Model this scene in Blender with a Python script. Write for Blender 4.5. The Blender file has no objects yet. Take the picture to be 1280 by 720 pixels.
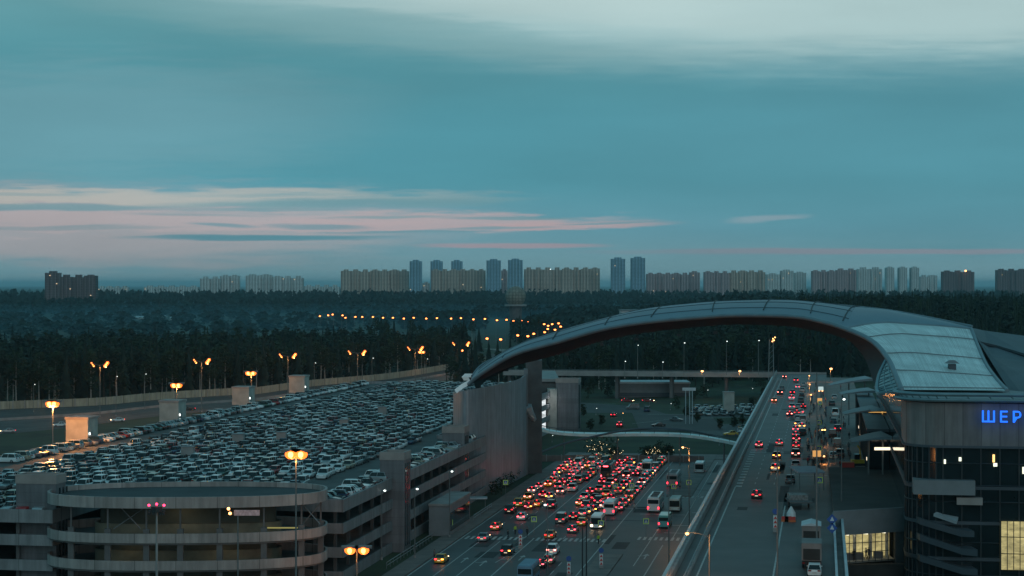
import bpy, math, random
import numpy as np
from mathutils import Vector, Matrix
R = random.Random(7)
C = bpy.context.scene.collection
sc = bpy.context.scene
F, H = 2300.0, 46.0          # focal length in 1280-wide pixels, eye height in metres
TH = math.atan(388/F)        # the airport grid is turned this much from the view axis
cT, sT = math.cos(TH), math.sin(TH)

# ---------------------------------------------------------------- colours / materials
def lin(c):
    c /= 255
    return c/12.92 if c <= .04045 else ((c+.055)/1.055)**2.4
def srgb(r, g, b): return (lin(r), lin(g), lin(b), 1)
MATS = {}
def mat(name, col, rough=.6, metal=0, var=.18, scale=.5, emit=None, es=0, bump=0, coat=0, spec=.5):
    if name in MATS: return MATS[name]
    m = bpy.data.materials.new(name); m.use_nodes = True
    nt = m.node_tree; N = nt.nodes; L = nt.links
    b = N['Principled BSDF']
    if len(col) == 3: col = (*col, 1)
    tc = N.new('ShaderNodeTexCoord'); no = N.new('ShaderNodeTexNoise')
    no.inputs['Scale'].default_value = scale; no.inputs['Detail'].default_value = 5
    L.new(tc.outputs['Object'], no.inputs['Vector'])
    mr = N.new('ShaderNodeMapRange')
    mr.inputs[1].default_value = .3; mr.inputs[2].default_value = .7
    mr.inputs[3].default_value = 1-var; mr.inputs[4].default_value = 1+var
    L.new(no.outputs[0], mr.inputs[0])
    mx = N.new('ShaderNodeVectorMath'); mx.operation = 'SCALE'
    mx.inputs[0].default_value = col[:3]
    L.new(mr.outputs[0], mx.inputs['Scale']); L.new(mx.outputs[0], b.inputs['Base Color'])
    b.inputs['Roughness'].default_value = rough; b.inputs['Metallic'].default_value = metal
    b.inputs['Specular IOR Level'].default_value = spec
    if coat: b.inputs['Coat Weight'].default_value = coat; b.inputs['Coat Roughness'].default_value = .08
    if emit: b.inputs['Emission Color'].default_value = (*emit[:3], 1); b.inputs['Emission Strength'].default_value = es
    if bump:
        bp = N.new('ShaderNodeBump'); bp.inputs['Strength'].default_value = bump; bp.inputs['Distance'].default_value = .3
        L.new(no.outputs[0], bp.inputs['Height']); L.new(bp.outputs[0], b.inputs['Normal'])
    MATS[name] = m
    return m
def panel_mat(name, col, w, h, line=.06, rough=.5, metal=0, var=.12, dark=.45, axis='xz', rot=0.0):
    """cladding panels: brick texture with thin dark joints and a little panel to panel difference"""
    m = mat(name, col, rough, metal, var, .35)
    nt = m.node_tree; N = nt.nodes; L = nt.links; b = N['Principled BSDF']
    tc = N.new('ShaderNodeTexCoord'); mp = N.new('ShaderNodeMapping'); br = N.new('ShaderNodeTexBrick')
    mp0 = N.new('ShaderNodeMapping'); mp0.inputs['Rotation'].default_value = (0, 0, rot)
    if axis == 'xz': mp.inputs['Rotation'].default_value = (math.radians(90), 0, 0)
    if axis == 'yz': mp.inputs['Rotation'].default_value = (math.radians(90), math.radians(90), 0)
    br.offset = 0; br.inputs['Scale'].default_value = 1
    br.inputs['Brick Width'].default_value = w; br.inputs['Row Height'].default_value = h
    br.inputs['Mortar Size'].default_value = line; br.inputs['Mortar Smooth'].default_value = .1
    br.inputs['Color1'].default_value = (.86, .86, .86, 1); br.inputs['Color2'].default_value = (1.1, 1.1, 1.1, 1)
    br.inputs['Mortar'].default_value = (dark, dark, dark, 1)
    L.new(tc.outputs['Object'], mp0.inputs[0]); L.new(mp0.outputs[0], mp.inputs[0]); L.new(mp.outputs[0], br.inputs[0])
    src = b.inputs['Base Color'].links[0].from_socket
    mul = N.new('ShaderNodeVectorMath'); mul.operation = 'MULTIPLY'
    ms = N.new('ShaderNodeMapping'); ms.inputs['Scale'].default_value = (1.1, 1.1, .10)      # rain streaks and grime
    ng = N.new('ShaderNodeTexNoise'); ng.inputs['Scale'].default_value = 1; ng.inputs['Detail'].default_value = 6; ng.inputs['Roughness'].default_value = .65
    L.new(tc.outputs['Object'], ms.inputs[0]); L.new(ms.outputs[0], ng.inputs[0])
    mg = N.new('ShaderNodeMapRange'); mg.inputs[1].default_value = .32; mg.inputs[2].default_value = .62; mg.inputs[3].default_value = .68; mg.inputs[4].default_value = 1.06
    L.new(ng.outputs[0], mg.inputs[0]); gs = N.new('ShaderNodeVectorMath'); gs.operation = 'SCALE'; L.new(mul.outputs[0], gs.inputs[0]); L.new(mg.outputs[0], gs.inputs['Scale'])
    L.new(src, mul.inputs[0]); L.new(br.outputs[0], mul.inputs[1]); L.new(gs.outputs[0], b.inputs['Base Color'])
    return m
def emat(name, col, s):
    return mat(name, (.05, .05, .05), .4, emit=col, es=s)

M = dict(
 grass=mat('grass_ground', (.029, .043, .019), .95, var=.5, scale=.06, bump=.3),
 field=mat('far_field', (.05, .075, .06), .95, var=.4, scale=.004),
 asphalt=mat('asphalt', (.062, .057, .055), .52, var=.28, scale=.12, spec=.5),
 asphalt2=mat('asphalt_highway', (.075, .07, .066), .8, var=.2, scale=.08, spec=.35),
 deck=mat('asphalt_deck', (.088, .074, .070), .55, var=.28, scale=.15, spec=.5),
 paving=mat('paving', (.19, .155, .14), .8, var=.25, scale=.3),
 paint=mat('road_paint', (.45, .45, .43), .7, var=.3, scale=1.5),
 paintY=mat('road_paint_yellow', (.5, .42, .16), .7, var=.3, scale=1.5),
 conc=mat('concrete', (.30, .28, .27), .8, var=.2, scale=.3),
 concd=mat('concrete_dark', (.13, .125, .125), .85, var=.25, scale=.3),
 conclight=mat('concrete_light', (.42, .40, .36), .8, var=.2, scale=.4),
 band=panel_mat('parapet_band', (.26, .255, .26), 6, 30, .05, .6, rot=-TH),
 tower=panel_mat('stair_tower_panel', (.17, .165, .175), 40, 1.5, .03, .55, dark=.75),
 cap=mat('tower_cap', (.33, .28, .26), .7, var=.15),
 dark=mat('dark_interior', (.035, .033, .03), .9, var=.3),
 inner=mat('ramp_inner_wall', (.20, .18, .13), .8, var=.3, scale=.4),
 metal=mat('galvanised', (.30, .31, .32), .45, .6, var=.15, scale=2),
 polem=mat('painted_pole', (.17, .18, .18), .5, .3, var=.15, scale=2),
 poledark=mat('dark_pole', (.04, .042, .045), .5, .3, var=.15, scale=2),
 archroof=mat('arch_roof_metal', (.105, .16, .215), .42, .25, var=.14, scale=.08),
 lip=mat('arch_lip_metal', (.20, .25, .28), .5, .3, var=.12, scale=.3),
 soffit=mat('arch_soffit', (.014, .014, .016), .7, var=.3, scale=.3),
 seam=mat('roof_seam', (.03, .035, .04), .6, var=.1),
 slate=mat('terminal_roof_slate', (.07, .085, .10), .55, .2, var=.25, scale=.1),
 pylon=panel_mat('pylon_cladding', (.35, .37, .40), 1.3, 60, .04, .42, .3, dark=.75, rot=-TH*.3),
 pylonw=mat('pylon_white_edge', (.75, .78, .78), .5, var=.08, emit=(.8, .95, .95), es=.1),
 glass=mat('dark_glass', (.012, .02, .024), .08, 0, var=.3, scale=.3),
 glassb=mat('blue_glass', (.02, .05, .06), .1, 0, var=.3, scale=.3),
 mull=mat('mullion', (.045, .055, .06), .5, .4, var=.1),
 mullb=mat('screen_frame', (.20, .30, .33), .45, .4, var=.1),
 clad=panel_mat('terminal_cladding', (.21, .19, .185), 2.6, 20, .05, .5, rot=TH),
 greyb=mat('grey_fascia', (.20, .21, .22), .6, var=.12),
 canopy=mat('canopy_metal', (.50, .55, .58), .4, .3, var=.12),
 white=mat('white_metal', (.72, .78, .76), .45, var=.1),
 trunk=mat('bark', (.045, .036, .028), .95, var=.3, scale=2),
 leafa=mat('spruce_needles', (.011, .024, .016), .9, var=.5, scale=.25),
 leafb=mat('birch_leaves', (.022, .038, .016), .9, var=.5, scale=.25),
 leafc=mat('pine_needles', (.015, .028, .017), .9, var=.5, scale=.25),
 farleaf=mat('hazed_far_leaves', (.022, .05, .045), .9, var=.4, scale=.02),  # bluish leaf colour takes on some of the distance haze
 tyre=mat('tyre', (.015, .015, .015), .8), chrome=mat('wheel_rim', (.3, .3, .31), .35, .7),
 cglass=mat('car_glass', (.01, .018, .02), .06, 0, var=.1),
 lampoff=mat('lamp_lens', (.45, .45, .45), .2), tailoff=mat('tail_lens', (.25, .015, .015), .25),
 tail=emat('tail_light_lit', (1, .02, .04), 7), brake=emat('brake_light_lit', (1, .06, .08), 9),
 head=emat('head_light_lit', (1, .62, .32), 14), plate=mat('number_plate', (.55, .55, .52), .5),
 amber=emat('amber_indicator_lit', (1, .30, .04), 12), tailb=emat('tail_light_bright', (1, .16, .12), 14), taild=emat('tail_light_dim', (1, .02, .03), 3.5), platelit=mat('plate_lit', (.55, .55, .52), .5, emit=(1, .75, .5), es=.9),
 sodium=emat('sodium_lamp_lit', (1, .15, .016), 3.2), sodium2=emat('sodium_lamp_far', (1, .22, .045), 9),
 coolamp=emat('cool_lamp_lit', (.85, .95, .9), 3), warmlamp=emat('warm_lamp_lit', (1, .42, .13), 6),
 redlamp=emat('obstruction_light', (1, .03, .10), 6),
 sodcore=emat('sodium_lamp_core', (1, .42, .11), 5), lit=None, bluesign=emat('blue_sign_letters', (.01, .14, 1), 1.7),
 signblue=mat('sign_blue', (.03, .10, .35), .5), signwhite=mat('sign_white', (.7, .7, .7), .5),
 signyel=mat('sign_border', (.50, .68, .16), .5, emit=(.5, .7, .15), es=.05), signred=mat('sign_red', (.6, .05, .04), .5),
 skin=mat('skin', (.35, .22, .16), .6), cloth=mat('dark_clothes', (.03, .03, .035), .9), hiviz=mat('hi_viz_vest', (.45, .6, .05), .7),
 blade=mat('blade_metal', (.22, .25, .27), .5, .2, var=.15), orange=mat('orange_plastic', (.6, .14, .04), .6), yellowp=mat('yellow_machine', (.6, .36, .03), .5),
)
# interior of lit rooms: uneven lit glass
def litmat(name, col, s, sc_=.9):
    m = mat(name, (.1, .1, .08), .3)
    nt = m.node_tree; N = nt.nodes; L = nt.links; b = N['Principled BSDF']
    tc = N.new('ShaderNodeTexCoord'); no = N.new('ShaderNodeTexNoise'); no.inputs['Scale'].default_value = sc_
    no.inputs['Detail'].default_value = 6; no.inputs['Roughness'].default_value = .7
    mp = N.new('ShaderNodeMapping'); mp.inputs['Scale'].default_value = (.5, .5, 1.2)
    L.new(tc.outputs['Object'], mp.inputs[0]); L.new(mp.outputs[0], no.inputs[0])
    mr = N.new('ShaderNodeMapRange'); mr.inputs[1].default_value = .35; mr.inputs[2].default_value = .68
    mr.inputs[3].default_value = s*.45; mr.inputs[4].default_value = s*1.3
    L.new(no.outputs[0], mr.inputs[0]); L.new(mr.outputs[0], b.inputs['Emission Strength'])
    b.inputs['Emission Color'].default_value = (*col, 1)
    return m
M['lit'] = litmat('lit_interior', (1, .84, .36), .5)
M['litw'] = litmat('lit_panel_white', (.85, .92, .95), 1.0)
# tree line noise etc. ribbed roof
def ribbed():
    m = mat('ribbed_roof', (.74, .80, .79), .45, .15, var=.16, scale=.25)
    nt = m.node_tree; N = nt.nodes; L = nt.links; b = N['Principled BSDF']
    uv = N.new('ShaderNodeUVMap'); uv.uv_map = 'UVMap'
    w = N.new('ShaderNodeTexWave'); w.inputs['Scale'].default_value = 22; w.bands_direction = 'X'
    w.inputs['Distortion'].default_value = 0
    L.new(uv.outputs[0], w.inputs[0])
    mr = N.new('ShaderNodeMapRange'); mr.inputs[3].default_value = .82; mr.inputs[4].default_value = 1.08
    L.new(w.outputs[0], mr.inputs[0])
    src = b.inputs['Base Color'].links[0].from_socket
    mul = N.new('ShaderNodeVectorMath'); mul.operation = 'SCALE'
    # streaks of dirt running down the slope
    mp = N.new('ShaderNodeMapping'); mp.inputs['Scale'].default_value = (60, 3, 1)
    no = N.new('ShaderNodeTexNoise'); no.inputs['Scale'].default_value = 1; no.inputs['Detail'].default_value = 4
    L.new(uv.outputs[0], mp.inputs[0]); L.new(mp.outputs[0], no.inputs[0])
    mr2 = N.new('ShaderNodeMapRange'); mr2.inputs[1].default_value = .3; mr2.inputs[2].default_value = .7
    mr2.inputs[3].default_value = .75; mr2.inputs[4].default_value = 1.1
    L.new(no.outputs[0], mr2.inputs[0])
    mm = N.new('ShaderNodeMath'); mm.operation = 'MULTIPLY'
    L.new(mr.outputs[0], mm.inputs[0]); L.new(mr2.outputs[0], mm.inputs[1])
    L.new(src, mul.inputs[0]); L.new(mm.outputs[0], mul.inputs['Scale']); L.new(mul.outputs[0], b.inputs['Base Color'])
    bp = N.new('ShaderNodeBump'); bp.inputs['Strength'].default_value = .5; bp.inputs['Distance'].default_value = .1
    L.new(w.outputs[0], bp.inputs['Height']); L.new(bp.outputs[0], b.inputs['Normal'])
    return m
M['ribbed'] = ribbed()
# far housing: windows as a grid
def housing(name, wall, win, bw=3.2, fh=3.0):
    m = mat(name, wall, .8, var=.1, scale=.02)
    nt = m.node_tree; N = nt.nodes; L = nt.links; b = N['Principled BSDF']
    tc = N.new('ShaderNodeTexCoord'); mp = N.new('ShaderNodeMapping'); mp.inputs['Rotation'].default_value = (math.radians(90), 0, 0)
    br = N.new('ShaderNodeTexBrick'); br.offset = 0; br.inputs['Scale'].default_value = 1
    br.inputs['Brick Width'].default_value = bw; br.inputs['Row Height'].default_value = fh
    br.inputs['Mortar Size'].default_value = .75; br.inputs['Mortar Smooth'].default_value = .1
    br.inputs['Color1'].default_value = (*win, 1); br.inputs['Color2'].default_value = (win[0]*.5, win[1]*.5, win[2]*.5, 1)
    br.inputs['Mortar'].default_value = (1, 1, 1, 1)
    wv = N.new('ShaderNodeTexWave'); wv.inputs['Scale'].default_value = .045; wv.wave_profile = 'SAW'
    L.new(tc.outputs['Object'], wv.inputs[0])
    mr = N.new('ShaderNodeMapRange'); mr.inputs[1].default_value = .45; mr.inputs[2].default_value = .55; mr.inputs[3].default_value = .72; mr.inputs[4].default_value = 1.1
    L.new(wv.outputs[0], mr.inputs[0])
    src = b.inputs['Base Color'].links[0].from_socket
    mul = N.new('ShaderNodeVectorMath'); mul.operation = 'MULTIPLY'; mu2 = N.new('ShaderNodeVectorMath'); mu2.operation = 'SCALE'
    L.new(tc.outputs['Object'], mp.inputs[0]); L.new(mp.outputs[0], br.inputs[0])
    L.new(src, mul.inputs[0]); L.new(br.outputs[0], mul.inputs[1]); L.new(mul.outputs[0], mu2.inputs[0]); L.new(mr.outputs[0], mu2.inputs['Scale'])
    L.new(mu2.outputs[0], b.inputs['Base Color'])
    return m
M['h_beige'] = housing('housing_beige', (.66, .54, .45), (.3, .32, .35))
M['h_brown'] = housing('housing_brown', (.24, .17, .17), (.3, .3, .3))
M['h_white'] = housing('housing_white', (.74, .76, .74), (.35, .4, .42))
M['h_blue'] = housing('housing_blue_tower', (.34, .52, .62), (.35, .42, .5))
M['h_pink'] = housing('housing_pink', (.55, .42, .42), (.3, .3, .33))
PAINT = {}
for n, c, me in (('white', (.72, .76, .76), 0), ('silver', (.42, .45, .46), .5), ('grey', (.16, .17, .175), .4), ('black', (.012, .013, .014), 0),
              ('dark blue', (.02, .04, .09), .2), ('red', (.30, .02, .02), 0), ('beige', (.42, .37, .28), .3), ('yellow', (.75, .42, .03), 0),
              ('green', (.03, .09, .07), .2), ('orange', (.65, .22, .03), 0), ('brown', (.09, .05, .035), .2), ('teal', (.10, .38, .38), 0)):
    PAINT[n] = mat('paint_'+n.replace(' ', '_'), c, .3, me, var=.06, scale=.4, coat=.5)

# ---------------------------------------------------------------- geometry helpers
def P(px, py, D):            # a point of the place seen in that direction, D metres out
    return Vector(((px-640)/F*D, D, H-(py-356)/F*D))
def G(px, py, z=0.0):        # a point on the level z
    D = (H-z)*F/(py-356)
    return Vector(((px-640)/F*D, D, z))
def W(a, b, z=0.0):          # airport grid: a across, b along the roads
    return Vector((a*cT+b*sT, b*cT-a*sT, z))
def AB(v): return (v.x*cT-v.y*sT, v.x*sT+v.y*cT)

class MB:
    def __init__(s): s.v = []; s.f = []; s.mi = []; s.uv = None
    def add(s, vs, fs, mi=0):
        n = len(s.v); s.v += [tuple(v) for v in vs]; s.f += [tuple(i+n for i in f) for f in fs]; s.mi += [mi]*len(fs)
        return s
    def box(s, x0, x1, y0, y1, z0, z1, mi=0, mtx=None):
        vs = [Vector(p) for p in ((x0,y0,z0),(x1,y0,z0),(x1,y1,z0),(x0,y1,z0),(x0,y0,z1),(x1,y0,z1),(x1,y1,z1),(x0,y1,z1))]
        if mtx is not None: vs = [mtx @ v for v in vs]
        return s.add(vs, [(3,2,1,0),(4,5,6,7),(0,1,5,4),(1,2,6,5),(2,3,7,6),(3,0,4,7)], mi)
    def abox(s, a0, a1, b0, b1, z0, z1, mi=0):
        vs = [W(a0,b0,z0),W(a1,b0,z0),W(a1,b1,z0),W(a0,b1,z0),W(a0,b0,z1),W(a1,b0,z1),W(a1,b1,z1),W(a0,b1,z1)]
        return s.add(vs, [(3,2,1,0),(4,5,6,7),(0,1,5,4),(1,2,6,5),(2,3,7,6),(3,0,4,7)], mi)
    def poly(s, pts, mi=0): return s.add(pts, [tuple(range(len(pts)))], mi)
    def prism(s, pts, z0, z1, mi=0):      # vertical prism over a plan polygon [(x, y)]
        n = len(pts)
        vs = [(p[0], p[1], z0) for p in pts]+[(p[0], p[1], z1) for p in pts]
        fs = [tuple(range(n-1, -1, -1)), tuple(range(n, 2*n))]+[(i, (i+1) % n, n+(i+1) % n, n+i) for i in range(n)]
        return s.add(vs, fs, mi)
    def loft(s, rings, mi=0, close=True, caps=True):
        n = len(rings[0]); vs = [p for r in rings for p in r]; fs = []
        for k in range(len(rings)-1):
            for i in range(n if close else n-1):
                j = (i+1) % n
                fs.append((k*n+i, k*n+j, (k+1)*n+j, (k+1)*n+i))
        if caps and close: fs += [tuple(range(n-1, -1, -1)), tuple((len(rings)-1)*n+i for i in range(n))]
        return s.add(vs, fs, mi)
    def tube(s, pts, r, mi=0, n=6, r2=None):
        pts = [Vector(p) for p in pts]; rings = []
        for k, p in enumerate(pts):
            d = (pts[min(k+1, len(pts)-1)]-pts[max(k-1, 0)]).normalized()
            u = d.cross(Vector((0, 0, 1)) if abs(d.z) < .9 else Vector((1, 0, 0))).normalized(); w = d.cross(u)
            rr = r if r2 is None else r+(r2-r)*k/(len(pts)-1)
            rings.append([p+u*rr*math.cos(t)+w*rr*math.sin(t) for t in [2*math.pi*i/n for i in range(n)]])
        return s.loft(rings, mi)
    def sphere(s, c, r, mi=0, nu=8, nv=6, sz=1):
        rings = [[(c[0]+r*math.sin(math.pi*k/nv)*math.cos(2*math.pi*i/nu), c[1]+r*math.sin(math.pi*k/nv)*math.sin(2*math.pi*i/nu),
                  c[2]+sz*r*math.cos(math.pi*k/nv)) for i in range(nu)] for k in range(1, nv)]
        return s.loft(rings, mi)
    def build(s, name, mats, parent=None, smooth=False):
        if not isinstance(mats, (list, tuple)): mats = [mats]
        o0 = Vector((0, 0, 0))
        if parent is not None:
            p = parent
            while p is not None: o0 += p.location; p = p.parent
        me = bpy.data.meshes.new(name)
        me.from_pydata([(v[0]-o0.x, v[1]-o0.y, v[2]-o0.z) for v in s.v], [], s.f)
        for m in mats: me.materials.append(m)
        if len(mats) > 1: me.polygons.foreach_set('material_index', s.mi)
        if s.uv:
            ul = me.uv_layers.new(name='UVMap')
            for lp in me.loops: ul.data[lp.index].uv = s.uv[lp.vertex_index]
        if smooth: me.polygons.foreach_set('use_smooth', [True]*len(me.polygons))
        me.update()
        o = bpy.data.objects.new(name, me); C.objects.link(o)
        if parent is not None: o.parent = parent
        return o
def tag(o, label=None, cat=None, group=None, kind=None):
    if label: o['label'] = label
    if cat: o['category'] = cat
    if group: o['group'] = group
    if kind: o['kind'] = kind
    return o
def thing(name, loc, label, cat, group=None, rz=0):
    o = bpy.data.objects.new(name, None); o.empty_display_size = .3; C.objects.link(o)
    o.location = loc; o.rotation_euler = (0, 0, rz)
    return tag(o, label, cat, group)
KIDS = {}
def kids(o):
    return [c for c in bpy.data.objects if c.parent is o]
def register(o): KIDS[o.name] = [(c, kids(c)) for c in kids(o)]; return o
def dup(root, loc, rz=0, label=None, group=None, scale=None, skip=()):
    r = root.copy(); C.objects.link(r); r.location = loc; r.rotation_euler = (0, 0, rz)
    if scale: r.scale = scale if not isinstance(scale, (int, float)) else (scale,)*3
    if label: r['label'] = label
    if group: r['group'] = group
    for c0, gs in KIDS[root.name]:
        if c0.name.split('.')[0] in skip: continue
        c = c0.copy(); C.objects.link(c); c.parent = r
        for g0 in gs: g = g0.copy(); C.objects.link(g); g.parent = c
    return r
def repaint(r, parts, m):
    for c in r.children:
        if c.name.split('.')[0] in parts:
            c.material_slots[0].link = 'OBJECT'; c.material_slots[0].material = m
def cr(pts, n=6):            # Catmull-Rom through 3-D points
    out = []; pts = [Vector(p) for p in pts]
    for i in range(len(pts)-1):
        p0, p1, p2, p3 = pts[max(i-1, 0)], pts[i], pts[i+1], pts[min(i+2, len(pts)-1)]
        for k in range(n):
            t = k/n
            out.append(.5*((2*p1)+(p2-p0)*t+(2*p0-5*p1+4*p2-p3)*t*t+(3*p1-p0-3*p2+p3)*t**3))
    out.append(pts[-1]); return out
ORD = ['nearest', 'second', 'third', 'fourth', 'fifth', 'sixth', 'seventh', 'eighth', 'ninth', 'tenth', 'eleventh', 'twelfth', 'thirteenth', 'fourteenth',
       'fifteenth', 'sixteenth', 'seventeenth', 'eighteenth', 'nineteenth', 'twentieth']
ORD1 = ['first']+ORD[1:]
def od(i):
    if i < 20: return ORD[i]
    if i+1 >= 100: return 'hundredth' if i == 99 else 'hundred and '+('first' if i == 100 else od(i-100))
    t = ['twenty', 'thirty', 'forty', 'fifty', 'sixty', 'seventy', 'eighty', 'ninety'][(i+1)//10-2]; u = (i+1) % 10
    return t[:-1]+'ieth' if u == 0 else t+'-'+['first', 'second', 'third', 'fourth', 'fifth', 'sixth', 'seventh', 'eighth', 'ninth'][u-1]
def structo(mb, name, m, **k): return tag(mb.build(name, m), kind='structure')

# ---------------------------------------------------------------- camera
cam = bpy.data.cameras.new('camera'); co = bpy.data.objects.new('camera', cam); C.objects.link(co)
co.location = (0, 0, H); co.rotation_euler = (math.radians(90), 0, 0)
cam.sensor_width = 36; cam.lens = 36*F/1280; cam.shift_y = -4/1280; cam.clip_end = 120000; cam.clip_start = 1
sc.camera = co

# ---------------------------------------------------------------- ground
def hz(x, y):                # the land rises a little beyond the terminal
    t = max(0, min(1, (y-620)/500)); u = max(0, min(1, (x-20-.06*(y-600))/150)); w = max(0, min(1, (2600-y)/900))
    s = lambda q: q*q*(3-2*q)
    return 17*s(t)*s(u)*s(w)
xs = [-60000, -20000, -8000, -3000, -1500, -800]+list(range(-400, 1001, 50))+[1300, 1800, 3000, 8000, 20000, 60000]
ys = [-3000, -500, 0, 200, 400, 500, 560]+list(range(600, 1700, 50))+[1800, 2000, 2200, 2400, 2600, 3000, 4000, 8000, 20000, 60000]
mb = MB(); nx = len(xs)
mb.add([(x, y, hz(x, y)-.06) for y in ys for x in xs], [(j*nx+i, j*nx+i+1, (j+1)*nx+i+1, (j+1)*nx+i) for j in range(len(ys)-1) for i in range(nx-1)])
structo(mb, 'ground', M['grass'])

def sheet(name, pts, z, m):
    mb = MB(); mb.poly([(p[0], p[1], z) for p in pts]); return structo(mb, name, m)
# lower forecourt road
sheet('lower_road', [W(-65, 180), W(-10, 180), W(-10, 500), W(-65, 500)], 0, M['asphalt'])
mb = MB(); mb.abox(-68.5, -65, 180, 500, 0, .14); structo(mb, 'pavement', M['paving'])
# island pavements on the lower road
mb = MB()
mb.abox(-37.5, -33.5, 180, 312, 0.005, .15); mb.abox(-33.5, -28, 400, 500, .005, .14)
structo(mb, 'traffic_island', M['paving'])
mb = MB(); mb.abox(-65, -10, 486, 500, 0.006, .1); structo(mb, 'far_pavement', M['paving'])
rp = random.Random(5); mb = MB()
for i in range(46):
    a, b = rp.uniform(-63, -14), rp.uniform(250, 470); w_, l_ = rp.choice((1.2, 2.5, 3.4)), rp.uniform(3, 22); mb.poly([W(a, b, .004), W(a+w_, b, .004), W(a+w_, b+l_, .004), W(a, b+l_, .004)]) if i % 7 else mb.poly([W(a, b, .0045), W(a+9, b, .0045), W(a+9, b+.8, .0045), W(a, b+.8, .0045)])
structo(mb, 'asphalt_patches', mat('asphalt_patch', (.040, .039, .039), .8, var=.3, scale=.4))
mb = MB()
for i in range(30):
    a, b = rp.uniform(-14, -1.5), rp.uniform(240, 650); w_, l_ = rp.choice((.5, 1.6, 3.0)), rp.uniform(4, 26); mb.poly([W(a, b, 10.004), W(a+w_, b, 10.004), W(a+w_, b+l_, 10.004), W(a, b+l_, 10.004)])
structo(mb, 'deck_patches', MATS['asphalt_patch'])
# painted markings on the lower road
mb = MB(); z = .008
def strip(mb, a, b0, b1, w=.15, z=.008, a2=None):
    a2 = a if a2 is None else a2
    mb.poly([W(a-w/2, b0, z), W(a+w/2, b0, z), W(a2+w/2, b1, z), W(a2-w/2, b1, z)])
strip(mb, -64.6, 185, 484, .2); strip(mb, -60.6, 185, 325, .18); strip(mb, -57, 185, 325, .18)
for b in range(330, 480, 9): strip(mb, -60.6, b, b+3.5); strip(mb, -57, b, b+3.5); strip(mb, -50, b, b+3.5); strip(mb, -46.3, b, b+3.5); strip(mb, -42.6, b, b+3.5)
strip(mb, -53.4, 312, 330, .18, a2=-53.4); strip(mb, -51.6, 185, 330, .22); strip(mb, -53.4, 300, 312, .2, a2=-52.4)
strip(mb, -53.4, 312, 484, .2)
for k in range(6): mb.poly([W(-53.2+.0*k, 303+k*3, z), W(-51.8, 304.5+k*3, z), W(-51.8, 305+k*3, z), W(-53.2, 303.5+k*3, z)])
strip(mb, -38.4, 185, 480, .2)
for a in (-46.3, -42.6):
    for b in range(190, 300, 9): strip(mb, a, b, b+4)
strip(mb, -27.8, 185, 325, .2, a2=-27.8); strip(mb, -23.2, 185, 330, .2); strip(mb, -19.6, 185, 330, .2)
strip(mb, -30.5, 300, 480, .15); strip(mb, -26.8, 335, 480, .15); strip(mb, -23, 335, 480, .15)
# stop line and crossings
for b, a0, a1 in ((327, -64, -53.8), (327, -51, -38.8), (331, -33, -27), (331, -27, -11), (398, -33, -20), (398, -18, -11)):
    a = a0
    while a < a1:
        mb.poly([W(a, b, z), W(a+.5, b, z), W(a+.5, b+4, z), W(a, b+4, z)]); a += 1
for a0, b, L_ in ((-63, 299, 0), (-59, 299, 0), (-55.3, 296, 1), (-50, 303, 0), (-29.5, 308, 1), (-21, 303, 0)):   # lane arrows
    strip(mb, a0, b, b+4, .22); mb.poly([W(a0-.55, b+4, z), W(a0+.55, b+4, z), W(a0, b+6, z)])
    if L_: strip(mb, a0-.7, b+3.4, b+3.7, 1.4)
for a, b in ((-41, 377), (-36, 368), (-31, 352), (-26, 372), (-22, 352), (-29, 341)):
    mb.poly([W(a, b, z), W(a+9, b, z), W(a+9, b+.5, z), W(a, b+.5, z)])
structo(mb, 'road_markings', M['paint'])

# highway behind the car park
wall_px = [(-260, 528), (-120, 519), (0, 512), (121, 507), (196, 500), (292, 494), (320, 493), (391, 483), (487, 474), (570, 460), (607, 451)]
wallp = [G(x, y) for x, y in wall_px]
wallc = cr(wallp, 4)
near_px = [(-260, 562), (-120, 552), (0, 543), (100, 533), (200, 520), (300, 511), (320, 509), (391, 500), (487, 487), (585, 470), (640, 456)]
nearc = cr([G(x, y) for x, y in near_px], 4)
mb = MB()
for i in range(len(wallc)-1):
    a, b, c, d = nearc[i], nearc[i+1], wallc[i+1], wallc[i]
    mb.poly([(a.x, a.y, 0), (b.x, b.y, 0), (c.x, c.y, 0), (d.x, d.y, 0)])
structo(mb, 'highway', M['asphalt2'])
mb = MB()
for f_, w in ((.12, .3), (.3, .2), (.44, .3), (.56, .3), (.75, .2), (.93, .3)):
    for i in range(len(wallc)-1):
        p, q = nearc[i].lerp(wallc[i], f_), nearc[i+1].lerp(wallc[i+1], f_)
        mb.poly([(p.x, p.y, .012), (q.x, q.y, .012), (q.x, q.y+w, .012), (p.x, p.y+w, .012)])
structo(mb, 'highway_markings', M['paint'])
# far loop of the highway
loop = cr([G(600, 448), G(640, 441), G(690, 434), G(715, 427), G(700, 421), G(640, 418), G(560, 417), G(480, 416), G(400, 414), G(330, 413)], 6)
mb = MB()
for i in range(len(loop)-1):
    p, q = loop[i], loop[i+1]; d = (q-p).normalized(); n = Vector((-d.y, d.x, 0))*9
    mb.poly([p-n+Vector((0, 0, .01)), q-n+Vector((0, 0, .01)), q+n+Vector((0, 0, .01)), p+n+Vector((0, 0, .01))])
structo(mb, 'far_highway', M['asphalt2'])
ramp = cr([G(575, 437), G(612, 436), G(640, 440), G(660, 447), G(690, 452)], 5)
mb = MB()
for i in range(len(ramp)-1):
    p, q = ramp[i], ramp[i+1]; d = (q-p).normalized(); n = Vector((-d.y, d.x, 0))*6
    mb.poly([p-n+Vector((0, 0, .02)), q-n+Vector((0, 0, .02)), q+n+Vector((0, 0, .02)), p+n+Vector((0, 0, .02))])
structo(mb, 'far_ramp', mat('light_road', (.22, .20, .18), .8, var=.1))
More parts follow.
